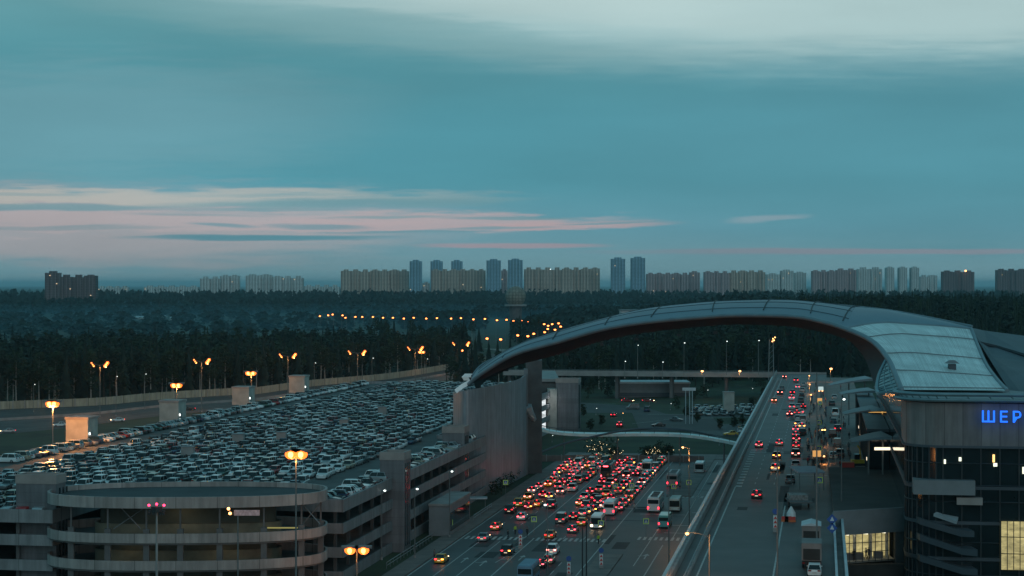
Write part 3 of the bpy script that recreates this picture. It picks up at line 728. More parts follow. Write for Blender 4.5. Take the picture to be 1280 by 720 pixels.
# joined cars of the far rows: simplified
def car_array(kind):
    L_, w, zb, zr, body, gl = car_meshes(kind)
    vs = body.v+gl.v; n = len(body.v); fs = body.f+[tuple(i+n for i in f) for f in gl.f]; mi = [0]*len(body.f)+[len(COLN)]*len(gl.f)
    return arr(vs, fs, mi)
COLN = list(PAINT.keys())
CARR = [car_array(k) for k in ('sedan', 'hatchback', 'suv')]

# ---------------------------------------------------------------- multi-storey car park
BR, AR = 398.0, -84.0
A0, A1, ZD = -73.2, -157.0, 12.0           # right facade, left edge, deck height
B0, B0L, BF = 276.0, 256.0, 615.0
root = thing('car_park_building', W(A0, B0, 0), 'long grey multi-storey car park packed with cars on its roof', 'building')
mb = MB(); mb.abox(A1, A0, B0, BR, ZD-.35, ZD); mb.abox(A1, AR, BR+.002, BF, ZD-.35, ZD); mb.abox(A1, -112, B0L, B0-.002, ZD-.35, ZD-.003); mb.build('roof_deck', mat('roof_deck_asphalt', (.085, .085, .082), .85, var=.25, scale=.2), root)
for z in (8.1, 4.4, .9):
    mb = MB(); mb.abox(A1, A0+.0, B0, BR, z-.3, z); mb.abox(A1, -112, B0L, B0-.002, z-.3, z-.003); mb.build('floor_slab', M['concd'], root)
for z0, z1 in ((ZD-1.1, ZD+.85), (7.55, 9.15), (3.85, 5.45), (0, 1.7)):
    mb = MB(); mb.abox(A0, A0+.3, B0-.3, BR, z0, z1); mb.abox(AR, A0, BR, BR+.3, z0, z1); mb.abox(AR, AR+.3, BR+.3, BF, z0, z1); mb.abox(A1-.3, A1, B0L-.3, BF, z0, z1)
    mb.abox(-112, A0-.002, B0-.3, B0, z0, z1); mb.abox(A1, -112.002, B0L-.3, B0L, z0, z1); mb.abox(-112, -111.7, B0L-.3, B0-.3, z0, z1)
    mb.abox(A1, AR, BF, BF+.3, z0, z1)
    mb.build('parapet', M['band'], root)
mb = MB(); cols = []
b = B0+4
while b < BR:
    cols.append((A0-2.2, b)); b += 8
for a in range(-150, -76, 8): cols.append((a, (B0 if a > -112 else B0L)+1.6))
for a, b in cols: mb = MB(); mb.abox(a-.25, a+.25, b, b+.5, 0, ZD-.4); mb.build('column', M['concd'], root)
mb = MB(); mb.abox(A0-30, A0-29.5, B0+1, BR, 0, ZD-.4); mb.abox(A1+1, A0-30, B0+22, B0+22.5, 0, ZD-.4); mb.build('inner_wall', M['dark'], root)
# dim lights inside the car park storeys
for i, (a, b, z) in enumerate(((-78, 300, 7.7), (-78, 380, 7.7), (-78, 340, 4.0))):
    o = MB().abox(a-1, a, b, b+.3, z-.1, z).build('ceiling_light', M['warmlamp'], root)
# roof deck bay markings
mb = MB()
def deckcars():
    ind, rest = [], []
    # right parapet row, cars nose-in across the deck
    b = B0+2.5; row = []
    while b < BR-4:
        if R.random() < .95: row.append((A0-3.0, b, TH_X+(math.pi if R.random() < .5 else 0), 'right'))
        b += 2.55
    ind += row[:52]; rest += row[52:]
    b = B0L+2; row = []
    while b < BF-4:
        if R.random() < .93: row.append((A1+3.2, b, TH_X+(math.pi if R.random() < .6 else 0), 'left'))
        b += 2.6
    # the first of them lie outside the frame
    vis = [q for q in row if W(q[0], q[1]).x/W(q[0], q[1]).y > -645/F]
    ind += vis[:50]; rest += vis[50:]
    # dense block
    b = B0+13; k = 0
    while b < BF-8:
        a = A0-13.5; j = 0
        while a > A1+13:
            if R.random() < .93 and not (b > BR-5 and a > AR-3): 
                p = W(a, b)
                if p.x/p.y > -.285: (ind if len(ind) < 298 else rest).append((a+R.uniform(-.25, .25), b+R.uniform(-.6, .6), (0 if R.random() < .8 else math.pi)-TH+R.uniform(-.07, .07), 'block', k, j))
            a -= 2.62; j += 1
        b += 5.5 if k % 3 else 6.6
        k += 1
    b = B0L+4; 
    for kk in range(3):
        a = -115
        while a > A1+12:
            p = W(a, b)
            if p.x/p.y > -.285: rest.append((a, b, -TH, 'near'))
            a -= 2.62
        b += 5.8
    return ind, rest
TH_X = math.pi/2-TH
ind, rest = deckcars()
cnt = {}; rowcnt = {}
for q in ind:
    col = R.choice(COLW); kd = R.choice(KW); p = W(q[0], q[1], ZD); key = q[3] if q[3] != 'block' else ('block', q[4])
    rowcnt[key] = rowcnt.get(key, 0)+1; i = rowcnt[key]-1
    if q[3] == 'right': lb = '%s %s parked against the right roof parapet, %s in that row' % (col, kd, od(i)); g = 'cars parked along the right roof parapet'
    elif q[3] == 'left': lb = '%s %s parked against the left roof edge, %s visible in that row' % (col, kd, od(i)); g = 'cars parked along the left roof edge'
    else: lb = '%s %s in the roof block, %s row behind the ramp, %s from the right' % (col, kd, od(q[4]) if q[4] else 'first', 'first' if i == 0 else od(i)); g = 'cars packed on the car park roof'
    put_car(kd, 'off', p, q[2]+0, col, lb, g, full=(q[3] == 'right' and i < 16))
# lot and verge parking further off
for bb_ in range(7):
    for i in range(17):
        p = G(866, 520-0)+Vector((i*2.75-.2*bb_, bb_*6.2+2, 0))
        if R.random() < .88: rest.append(('xy', p.x+bb_*1.2, p.y, 0.1))
ins = []
for q in rest:
    mo = COLN.index(R.choice(COLW))
    if q[0] == 'xy': ins.append((R.randrange(3), (q[1], q[2], .02, 1, 1, q[3], mo)))
    else:
        p = W(q[0], q[1], ZD); ins.append((R.randrange(3), (p.x, p.y, ZD, 1, 1, q[2], mo)))
cars_stuff = join_stuff('parked_cars', CARR, ins, 'countless parked cars filling the far rows of the roof and the lot', 'parked cars', [PAINT[c] for c in COLN]+[M['cglass']])
# ventilation boxes between the packed cars
for i, (px, py, w_, h_) in enumerate(((235, 575, 2.4, 2.6), (298, 558, 2.4, 2.6), (352, 553, 2, 2.2), (478, 520, 2.2, 2.4), (430, 535, 2, 2))):
    g = G(px, py, ZD)
    root = thing('vent_housing', g, 'grey vent box among the packed roof cars, %s from the left' % ['first', 'second', 'third', 'fifth', 'fourth'][i], 'vent', 'vent boxes on the car park roof')
    MB().box(g.x-w_/2, g.x+w_/2, g.y-1, g.y+1, ZD, ZD+h_).build('housing', M['conc'], root)
    MB().box(g.x-w_/2-.1, g.x+w_/2+.1, g.y-1.1, g.y+1.1, ZD+h_, ZD+h_+.12).build('lid', M['greyb'], root)
# stair cubes at the left edge of the roof
for i, (x0, x1, yt, yb) in enumerate(((83, 118, 521.5, 553), (200, 230, 500.5, 528), (291, 317, 483.5, 506), (362, 386, 469.5, 491))):
    g = G((x0+x1)/2, yb, ZD); D = g.y; wd = (x1-x0)*D/F; h = (yb-yt)*D/F
    root = thing('stair_cube', g, 'boxy roof stairhead %s' % ['lit orange by the roof lamp', 'in shadow, second from the left', 'third from the left, small lamp on its side', 'fourth from the left, nearest the arch'][i], 'stairhead', 'stairheads along the left roof edge')
    ab = AB(g); wa = wd*.62
    mb = MB(); mb.abox(ab[0]-wd*.55, ab[0]+wa*.45, ab[1], ab[1]+5.5, ZD, ZD+h-.5); mb.build('wall', M['conclight'], root)
    mb = MB(); mb.abox(ab[0]-wd*.55-.2, ab[0]+wa*.45+.2, ab[1]-.2, ab[1]+5.7, ZD+h-.5, ZD+h); mb.build('roof', M['cap'], root)
    mb = MB(); mb.abox(ab[0]+wa*.45, ab[0]+wa*.45+.05, ab[1]+1.5, ab[1]+2.6, ZD+.02, ZD+2.2); mb.build('door', M['greyb'], root)
    mb = MB(); mb.abox(ab[0]+wa*.45, ab[0]+wa*.45+.25, ab[1]+.6, ab[1]+.85, ZD+1.6, ZD+2.1); mb.build('wall_lamp', M['coolamp'], root)
    pos = W(ab[0]+wa*.45, ab[1], 0)
# the lamp that washes the first cube
# stair towers at the right facade and beside the ramp
def stair_tower(px0, px1, top, base, label, depth=5.0, z0=0):
    g0 = G(px0, base, 0); D = g0.y; g1 = Vector(((px1-640)/F*D, D, 0)); h = H-(top-356)/F*D
    root = thing('stair_tower', g0, label, 'stair tower', 'grey stair towers of the car park')
    w_ = (g1.x-g0.x); a, b = AB(g0)
    wa = w_-sT*depth*1.0; wa = max(3, w_-sT*depth)
    mb = MB(); mb.abox(a, a+wa, b, b+depth, 0, h-1.35); mb.build('wall', M['tower'], root)
    mb = MB()
    for (p0, p1, q0, q1) in ((a-.08, a+wa+.08, b-.08, b+.25), (a-.08, a+wa+.08, b+depth-.25, b+depth+.08), (a-.08, a+.25, b+.25, b+depth-.25), (a+wa-.25, a+wa+.08, b+.25, b+depth-.25)): mb.abox(p0, p1, q0, q1, h-1.35, h)
    mb.build('parapet', M['cap'], root)
    mb = MB()
    for k in range(3): mb.abox(a+wa+.001, a+wa+.06, b+1+k*1.3, b+1.5+k*1.3, 1, h-2)
    mb.build('window_strip', M['glass'], root)
    return root
stair_tower(475, 512, 565, 690, 'grey stair tower halfway along the car park facade', 5.2)
stair_tower(553, 586, 533, 632, 'grey stair tower where the car park meets the arch foot', 5.2)
stair_tower(20, 78, 593, 741, 'broad grey stair tower left of the oval ramp', 3.5)
stair_tower(694.5, 727, 473, 540, 'bluish stair tower of the far car park behind the arch', 6)
# little entrance building by the middle tower
g = G(515, 690); 
root = thing('entrance_annexe', W(-70.9, 330, 0), 'low flat-roofed entrance annexe beside the middle stair tower', 'annexe')
mb = MB(); mb.abox(-71.1, -67.3, 330, 350, 0, 5.5); mb.build('wall', M['greyb'], root)
mb = MB(); mb.abox(-71.15, -67.1, 329.8, 350.2, 5.5, 5.9); mb.build('roof', M['conc'], root)
mb = MB(); mb.abox(-67.3, -67.2, 331, 349, .8, 4.2); mb.build('window', M['glass'], root)
# shelter by the second tower
g = G(593, 640)
root = thing('shelter', g, 'small pale-roofed shelter on posts at the foot of the curved pylon', 'shelter')
MB().box(g.x-2.6, g.x+2.6, g.y-1, g.y+2.2, 2.7, 2.9).build('roof', M['canopy'], root)
mb = MB(); [mb.tube([(g.x+sx, g.y+.5, 0), (g.x+sx, g.y+.5, 2.7)], .08) for sx in (-2.2, 2.2)]; mb.build('post', M['polem'], root)

# ---------------------------------------------------------------- oval spiral ramp
cx, cy = (236-640)/F*274.3, 274.3
def oval(rx, ry, n=64, e=2.5):
    pts = []
    for i in range(n):
        t = 2*math.pi*i/n; c, s = math.cos(t), math.sin(t)
        x = rx*abs(c)**(2/e)*(1 if c >= 0 else -1); y = ry*abs(s)**(2/e)*(1 if s >= 0 else -1)
        q = .05; pts.append((cx+x*math.cos(q)-y*math.sin(q), cy+x*math.sin(q)+y*math.cos(q)))
    return pts
root = thing('oval_ramp', (cx, cy, 0), 'oval open-sided spiral ramp with pale bands and a flat dark roof', 'ramp building')
def ringwall(mb, rx, ry, t, z0, z1):
    o_, i_ = oval(rx, ry), oval(rx-t, ry-t); n = len(o_)
    vs = [(x, y, z0) for x, y in o_]+[(x, y, z1) for x, y in o_]+[(x, y, z1) for x, y in i_]+[(x, y, z0) for x, y in i_]
    fs = []
    for k in range(4):
        for i in range(n): j = (i+1) % n; kk = (k+1) % 4; fs.append((k*n+i, k*n+j, kk*n+j, kk*n+i))
    mb.add(vs, fs)
RX, RY = 20.6, 10.6; S_ = F/cy
mb = MB(); ringwall(mb, RX, RY, .35, 13.95, 15.55); mb.build('roof_band', panel_mat('ramp_band', (.38, .33, .31), 5.9, 30, .06, .6), root)
mb = MB(); mb.prism(oval(RX-.4, RY-.4), 14.55, 14.8); mb.build('roof', mat('ramp_roof_felt', (.055, .06, .062), .9, var=.25, scale=.15), root)
for z0, z1 in ((8.95, 10.3), (5.05, 6.4), (1.1, 2.45)):
    mb = MB(); ringwall(mb, RX, RY, .3, z0, z1); mb.build('band', MATS['ramp_band'], root)
    mb = MB(); ringwall(mb, RX-.3, RY-.3, 6.2, z0-.3, z0+.05); mb.build('ramp_slab', M['concd'], root)
    mb = MB(); ringwall(mb, RX-6.8, RY-6.6, .3, z0+.1, z0+1.9); mb.build('inner_band', M['inner'], root)
mb = MB(); ringwall(mb, RX-7.6, RY-7.2, .3, 0, 13.9); mb.build('core_wall', mat('ramp_core', (.09, .085, .065), .85, var=.3, scale=.3), root)
for i, px in enumerate((88.7, 135.6, 182.6, 228.6, 275, 330, 377, 402)):
    x = (px-640)/F*cy*.972
    t = oval(RX-.9, RY-.9, 360); best = min((q for q in t if q[1] < cy), key=lambda q: abs((q[0]/q[1])*F+640-px))
    mb = MB(); mb.box(best[0]-.42, best[0]+.42, best[1]-.3, best[1]+.4, 0, 10.9); mb.box(best[0]-.12, best[0]+.12, best[1]-.1, best[1]+.14, 10.9, 13.95)
    mb.build('column', M['concd'], root)
for x0, x1, s in ((142, 180, 1), (152, 176, -1), (378, 400, 1), (378, 400, -1)):
    mb = MB(); q = best[1]-2 if x0 > 300 else cy-7.5
    za, zb_ = (10.6, 13.6) if s > 0 else (13.6, 10.6)
    mb.tube([((x0-640)/F*q, q, za), ((x1-640)/F*q, q, zb_)], .08, 0, 5); mb.build('brace', M['metal'], root)
mb = MB(); mb.box(cx+12, cx+16.5, cy-2.5, cy-2.3, 10.0, 10.18); mb.build('strip_light', emat('strip_light', (.9, .8, .25), .3), root)
for (zz, x_) in ((9.35, 0), (5.4, 0)):
    pass
q = pt_light((0, -6, 13), (1, .85, .5), 45); q.parent = root
q = pt_light((-8, -6, 8), (1, .85, .5), 30); q.parent = root
q = pt_light((6, -6, 8), (1, .85, .5), 30); q.parent = root
# mast with red obstruction lights and camera heads; sign mast
g = G(196, 800); h = H-(631-356)/F*g.y
root = thing('camera_mast', g, 'tall mast with three red lights and camera heads before the oval ramp', 'mast')
MB().tube([g, g+Vector((0, 0, h))], .2, 0, 8, .12).build('pole', M['conc'], root)
t = g+Vector((0, 0, h))
mb = MB(); mb.tube([t+Vector((0, 0, -.9)), t+Vector((0, 0, -.2))], .75, n=10); mb.box(t.x-1.1, t.x+1.1, t.y-.1, t.y+.1, t.z-.9, t.z-.75); mb.build('head_platform', M['poledark'], root)
for dx in (-1.0, 0, .95): MB().sphere(t+Vector((dx, -.1, .1 if dx == 0 else -.05)), .17).build('red_light', M['redlamp'], root)
for dx in (-.9, -.4, .5, .9): MB().box(t.x+dx-.16, t.x+dx+.16, t.y-.5, t.y-.1, t.z-1.25, t.z-.95).build('camera', M['poledark'], root)
g = G(297.5, 800); h = H-(641-356)/F*g.y; t = g+Vector((0, 0, h))
root = thing('sign_mast', g, 'slim mast with two small lamps and a pinkish lit panel before the ramp', 'mast')
MB().tube([g, t], .09, 0, 7).build('pole', M['polem'], root)
MB().box(t.x-.5, t.x+2.8, t.y-.1, t.y+.05, t.z-.35, t.z+.35).build('sign_panel', mat('pink_panel', (.42, .30, .30), .6, emit=(1, .6, .6), es=.08, scale=3, var=.4), root)
for dx, dz in ((-1.2, .55), (-1.0, -.05)): MB().sphere(t+Vector((dx, -.2, dz)), .2).build('lamp_lens', M['warmlamp'], root)
MB().tube([t+Vector((-1.2, 0, .5)), t+Vector((-.9, 0, 0)), t], .04).build('arm', M['polem'], root)

# ---------------------------------------------------------------- elevated road
ZE = 10.0
EL, ER, EB0, EB1 = -18.3, 1.6, 190.0, 752.0
mb = MB(); mb.abox(EL, ER, EB0, EB1, ZE-1.2, ZE); structo(mb, 'elevated_road', M['deck'])
mb = MB(); mb.abox(ER+.002, 11.4, 352, EB1-30, ZE-1.3, ZE+.15); mb.abox(ER+.002, 3.2, EB0, 352, ZE-1.3, ZE+.148); 
# kerb island
mb.abox(-4.0, ER-.6, 385, 700, ZE+.002, ZE+.15)
structo(mb, 'elevated_pavement', M['paving'])
def parapet(name, a, b0, b1, z, h, label, t=.5, rail=True, m='conc'):
    root = thing(name, W(a, b0, z), label, 'parapet')
    mb = MB(); mb.abox(a-t/2, a+t/2, b0, b1, z+.003, z+h); mb.build('wall', M[m], root)
    if rail:
        mb = MB(); mb.tube([W(a, b0, z+h+.45), W(a, b1, z+h+.45)], .09, 0, 5)
        b = b0
        while b < b1: mb.tube([W(a, b, z+h), W(a, b, z+h+.45)], .05, 0, 4); b += 3
        mb.build('rail', M['metal'], root)
    return root
parapet('parapet_wall', EL, EB0, EB1, ZE, 1.0, 'long pale parapet with rail along the left side of the elevated road', .6)
parapet('crash_barrier', EL+1.9, EB0, 700, ZE, .55, 'low kerb barrier just inside the left parapet of the elevated road', .35, True)
mb = MB(); mb.abox(EL-1.4, EL-.31, EB0, EB1, ZE-1.25, ZE-.2); o = mb.build('edge_beam', M['canopy']); tag(o, 'pale outer ledge running beside the left parapet of the elevated road', 'ledge')
mb = MB(); z = ZE+.008
strip(mb, EL+3.0, EB0, 330, .22, z); 
b = 330
while b < 405: mb.poly([W(EL+3.0, b, z), W(EL+4.1, b, z), W(EL+4.1, b+2.2, z), W(EL+3.0, b+2.2, z)]); b += 5.2
for a in (EL+6.3, EL+9.7, EL+13.0):
    b = 335
    while b < 740: strip(mb, a, b, b+3, .15, z); b += 9
strip(mb, -6.0, EB0, 303, .22, z)
strip(mb, EL+3, 420, 745, .2, z)
mb.poly([W(EL+4, 398, z), W(-3, 398, z), W(-3, 398.5, z), W(EL+4, 398.5, z)])
mb.poly([W(-6.5, 352, z), W(1, 352, z), W(1, 352.4, z), W(-6.5, 352.4, z)])
structo(mb, 'elevated_markings', M['paint'])
# viaduct piers
for i, b in enumerate(range(330, 750, 42)):
    root = thing('viaduct_pier', W(-8, b, 0), 'concrete pier under the elevated road, %s from the near end' % ('first' if i == 0 else od(i)), 'pier', 'viaduct piers')
    mb = MB(); [mb.abox(a-.8, a+.8, b-.8, b+.8, 0, ZE-2) for a in (-15, -2)]; mb.build('shaft', M['conc'], root)
    mb = MB(); mb.abox(-17.5, .5, b-1, b+1, ZE-2, ZE-1.2); mb.build('cap', M['conc'], root)
# far bridge joining from the left
root = thing('far_bridge', G(700, 477, ZE), 'low concrete bridge crossing behind the arch to the end of the elevated road', 'bridge')
pL, pR = W(-175, 742, ZE), W(EL, 742, ZE)
mb = MB(); mb.abox(-128, EL, 738, 750, ZE-.8, ZE); mb.build('deck', M['deck'], root)
mb = MB(); mb.abox(-128, EL, 737.6, 738, ZE-.8, ZE+.8); mb.abox(-128, ER, 750, 750.4, ZE-.8, ZE+.8); mb.build('parapet', M['conc'], root)
mb = MB(); [mb.abox(a-.6, a+.6, 740, 748, 0, ZE-.8) for a in range(-126, -20, 22)]; mb.build('pier', M['concd'], root)
mb = MB(); mb.tube([W(-128, 738, ZE+1.7), W(EL, 738, ZE+1.7)], .06, 0, 4)
for a in range(-128, -18, 3): mb.tube([W(a, 738, ZE+1), W(a, 738, ZE+1.7)], .04, 0, 4)
mb.build('rail', M['metal'], root)
# lamps on and near the bridge and the elevated road
for i, (px, bs, hd, m_, lt, hs) in enumerate(((877, 470, 464, 'warmlamp', 200, .5), (924, 470, 464, 'warmlamp', 200, .5), (1038, 478, 461, 'warmlamp', 250, .5), (855, 470, 429, 'coolamp', 0, .22), (908, 470, 427, 'coolamp', 0, .22), (948, 470, 426, 'coolamp', 0, .22), (828, 473, 453, 'coolamp', 0, .2), (781, 473, 452, 'coolamp', 0, .2), (797, 473, 432, 'coolamp', 0, .18))):
    lamp(px, bs, hd, (.8,), 'lamp standing along the far bridge, %s' % ['low warm one left of the mast', 'low warm one nearest the mast', 'warm one right of the elevated road', 'tall dim one, left of three', 'tall dim one, middle of three', 'tall dim one, right of three', 'small dim one at the left under the arch', 'smaller dim one further left', 'dim one highest among the trees'][i], 'lamps along the far bridge', z=ZE, m=m_, hs=hs, r=.1, light=lt)
for i, (px, bs, hd, of) in enumerate(((1011.5, 492, 481, (0.6,)), (1011, 478, 470, (.6,)), (1019, 505, 489, (9, 5)), (1018, 560, 538, (10, 13)), (1013, 520, 494, (.8,)), (1016, 580, 571, (14,)))):
    lamp(px, bs, hd, of, 'warm lamp above the crowded drop-off kerb, %s' % ['second farthest', 'farthest', 'third farthest, two heads', 'two heads side by side over the crowd', 'slim one at mid kerb', 'nearest one over the grey canopy'][i], 'kerb lamps of the drop-off', z=ZE, m='warmlamp', hs=.22, r=.07, light=250)
# lattice mast
g = G(964, 475, ZE); h = H-(424-356)/F*g.y-ZE
root = thing('lattice_mast', g, 'twin-legged mast with floodlights rising at the end of the elevated road', 'mast')
mb = MB()
for dx in (-1.0, 1.0): mb.tube([g+Vector((dx, 0, 0)), g+Vector((dx*.7, 0, h))], .14, 0, 6)
for k in range(8): mb.tube([g+Vector((-1, 0, k*h/8)), g+Vector((1, 0, (k+1)*h/8))], .05, 0, 4)
mb.build('lattice', M['metal'], root)
for dx, dz in ((.6, .2), (1.4, .7), (.4, -.8), (1.0, -.4)): MB().sphere(g+Vector((dx, -.3, h+dz)), .24).build('floodlight', M['warmlamp'], root)
# pair of dark poles under the arch on the left lot
root = thing('gantry_leg', G(862, 530), 'pair of slim white gantry posts standing left of the far parking lot', 'gantry')
g = G(862, 530); mb = MB(); [mb.tube([g+Vector((dx, 0, 0)), g+Vector((dx, 0, 11))], .16, 0, 6) for dx in (-1.3, 0, .9)]; mb.box(g.x-2.4, g.x+2, g.y-.3, g.y+.3, 11, 12); mb.build('frame', M['canopy'], root)

# ---------------------------------------------------------------- right ramp wall, booths, trucks
b0_ = AB(G(1046, 722, ZE))[1]; b1_ = AB(G(1038, 650, ZE))[1]
parapet('ramp_wall', 2.9, EB0, b1_, ZE+.15, 1.1, 'pale blue twin-walled ramp barrier at the bottom right', .35, False, 'canopy')
parapet('ramp_wall', 1.7, EB0, b1_, ZE+.15, 1.1, 'inner pale blue wall of the bottom right ramp barrier', .3, False, 'canopy')

# ---------------------------------------------------------------- arch
lipP = [(586, 480, 404), (602, 467, 399), (643, 443, 393), (699, 427, 385), (754, 411.5, 377), (810, 402.5, 368), (879, 396.5, 357), (926, 394, 348), (991, 395.5, 335), (1024, 401, 327), (1057, 411, 318), (1089.5, 426, 306), (1109, 447, 294), (1119, 468, 283), (1127, 488, 273)]
ridP = [(590, 471, 412), (604, 456, 418), (640, 439, 421), (690, 421.5, 420), (740, 407.5, 416), (800, 391, 411), (860, 383, 404), (910, 380, 397), (970, 378, 388), (1020, 380, 380), (1075, 385, 370)]
lip = cr([P(*p) for p in lipP], 5); NL = len(lip)
rid = cr([P(*p) for p in ridP], 5)
root = thing('station_arch', (P(*lipP[0]).x, P(*lipP[0]).y, 0), 'huge grey metal arch roof leaping over the roads to the terminal', 'arch roof')
n1 = 10*5+1
mb = MB(); K = 9; vs = []
for i in range(n1):
    for k in range(K):
        t = k/(K-1); p = lip[i].lerp(rid[i], t); p = p+Vector((0, 0, 1.6*math.sin(math.pi*t)*min(1, i/12))); vs.append(p)
mb.add(vs, [(i*K+k, (i+1)*K+k, (i+1)*K+k+1, i*K+k+1) for i in range(n1-1) for k in range(K-1)])
# shoulder: from the ribbed roof's top line up to the ridge
topl = cr([lip[50], P(1100, 404, 326), P(1140, 406, 331), P(1180, 408.5, 335), P(1214, 412, 338)], 5)
rid2 = cr([rid[50], P(1110, 389, 362), P(1150, 396, 354), P(1185, 403, 347), P(1215, 409, 341)], 5)
vs = []
for p, q in zip(topl, rid2):
    for k in range(K):
        t = k/(K-1); c = p.lerp(q, t); c = c+Vector((0, 0, 1.6*math.sin(math.pi*t)*(1-len(vs)/K/22))); vs.append(c)
mb.add(vs, [(i*K+k, (i+1)*K+k, (i+1)*K+k+1, i*K+k+1) for i in range(len(topl)-1) for k in range(K-1)])
sh = mb.build('roof_shell', M['archroof'], root, smooth=True)
# back skirt gives the roof thickness behind
allrid = rid+rid2[1:]
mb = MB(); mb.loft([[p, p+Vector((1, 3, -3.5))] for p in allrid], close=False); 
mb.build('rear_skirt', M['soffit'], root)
mb = MB(); mb.tube([p+Vector((0, 0, .15)) for p in allrid], .28, 0, 6); mb.build('ridge_trim', M['lip'], root)
# lip and undercut fascia
mb = MB(); mb.tube(lip, .42, 0, 10); mb.build('edge_lip', M['lip'], root, smooth=True)
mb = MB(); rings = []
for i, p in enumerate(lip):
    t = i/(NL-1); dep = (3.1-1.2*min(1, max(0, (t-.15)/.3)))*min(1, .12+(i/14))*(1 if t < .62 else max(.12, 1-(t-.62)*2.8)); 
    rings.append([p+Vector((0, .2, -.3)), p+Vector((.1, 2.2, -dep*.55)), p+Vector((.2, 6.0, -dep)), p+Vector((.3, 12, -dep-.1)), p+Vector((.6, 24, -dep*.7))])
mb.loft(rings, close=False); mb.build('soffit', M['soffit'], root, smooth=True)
# rails hanging under the soffit
mb = MB()
for i in range(16, 54, 4):
    p = lip[i]; mb.tube([p+Vector((.2, 6, -1.6)), p+Vector((.2, 6, -3.2))], .05, 0, 4); mb.box(p.x-.35, p.x+.35, p.y+5.8, p.y+6.2, p.z-3.6, p.z-3.1)
mb.build('soffit_lamp', M['poledark'], root)
# transverse seams
for i in (8, 14, 20, 25, 31, 37, 43, 49):
    pts = []
    for k in range(K):
        t = k/(K-1); j = i; p = lip[j].lerp(rid[j], t).lerp(lip[min(n1-1, j+3)].lerp(rid[min(n1-1, j+3)], t), t); pts.append(p+Vector((0, 0, 1.6*math.sin(math.pi*t)*min(1, i/12)+.12)))
    MB().tube(pts[1:], .11, 0, 5).build('expansion_joint', M['seam'], root)
for fr in (.2, .4, .6, .8):
    pts = [lip[j].lerp(rid[j], fr)+Vector((0, 0, 1.6*math.sin(math.pi*fr)*min(1, j/12)+.05)) for j in range(4, n1)]
    MB().tube(pts, .05, 0, 4).build('roof_joint', M['slate'], root)
# ribbed metal slope facing the forecourt
left = [lip[50]]+lip[51:]
right = cr([P(1214, 412, 338), P(1221, 430, 325), P(1232, 455, 305), P(1246, 475, 288), P(1259, 489, 276)], 5)
left = [left[round(i*(len(left)-1)/20)] for i in range(21)]
mb = MB(); vs = []; uv = []; KR = 14
tl = topl
for i in range(21):
    for k in range(KR+1):
        t = k/KR; s_ = i/20
        base = left[i].lerp(right[i], t); top = tl[round(t*20)]; top_lin = left[0].lerp(right[0], t)
        p = base+(top-top_lin)*(1-s_)**2
        p = p+Vector((0, 0, .1)); vs.append(p); uv.append((t, s_))
mb.add(vs, [(i*(KR+1)+k, i*(KR+1)+k+1, (i+1)*(KR+1)+k+1, (i+1)*(KR+1)+k) for i in range(20) for k in range(KR)]); mb.uv = uv
mb.build('ribbed_roof', M['ribbed'], root, smooth=True)
for i in (4, 9, 14, 19):
    pts = [Vector(vs[i*(KR+1)+k])+Vector((0, -.05, .12)) for k in range(KR+1)]
    MB().tube(pts, .08, 0, 5).build('roof_joint', M['greyb'], root)
pts = [Vector(vs[i*(KR+1)+KR]) for i in range(21)]; MB().tube(pts, .35, 0, 6).build('verge_trim', M['lip'], root)
pts = [Vector(vs[k]) for k in range(KR+1)]; MB().tube(pts, .25, 0, 6).build('top_trim', M['lip'], root)
p = P(1190, 462, 293); vn = thing('roof_vent', p-Vector((0, 0, 1.3)), 'small dark capped vent on the ribbed slope of the arch', 'roof vent')
MB().box(p.x-.55, p.x+.55, p.y-.5, p.y+.5, p.z-1.3, p.z+.9).build('shaft', M['slate'], vn)
mb = MB(); mb.loft([[(p.x-1, p.y-.9, p.z+1), (p.x+1, p.y-.9, p.z+1), (p.x+1, p.y+.9, p.z+1), (p.x-1, p.y+.9, p.z+1)], [(p.x-.4, p.y-.4, p.z+1.5), (p.x+.4, p.y-.4, p.z+1.5), (p.x+.4, p.y+.4, p.z+1.5), (p.x-.4, p.y+.4, p.z+1.5)]]); mb.build('cap', M['greyb'], vn)
# glazed side screen under the left edge of the ribbed slope
scr = cr([P(1108, 449, 294), P(1099, 468, 290), P(1096, 485, 283), P(1098, 492, 276)], 5); scl = [lip[round(60+i*10/15)] for i in range(16)]
sr = thing('side_screen', (scr[-1].x, scr[-1].y, 29), 'dark glazed screen in a pale frame at the arch end', 'glazed screen')
mb = MB(); mb.loft([[a_, b_] for a_, b_ in zip(scr, scl)], close=False); mb.build('glass', M['glassb'], sr)
mb = MB(); mb.tube(scr, .3, 0, 6)
for i in range(2, 16, 1): mb.tube([scr[i]+Vector((0, -.15, 0)), scl[i]+Vector((0, -.15, 0))], .08, 0, 4)
for f_ in (.35, .7): mb.tube([a_.lerp(b_, f_)+Vector((0, -.15, 0)) for a_, b_ in zip(scr, scl)][3:], .08, 0, 4)
mb.build('frame', M['mullb'], sr)

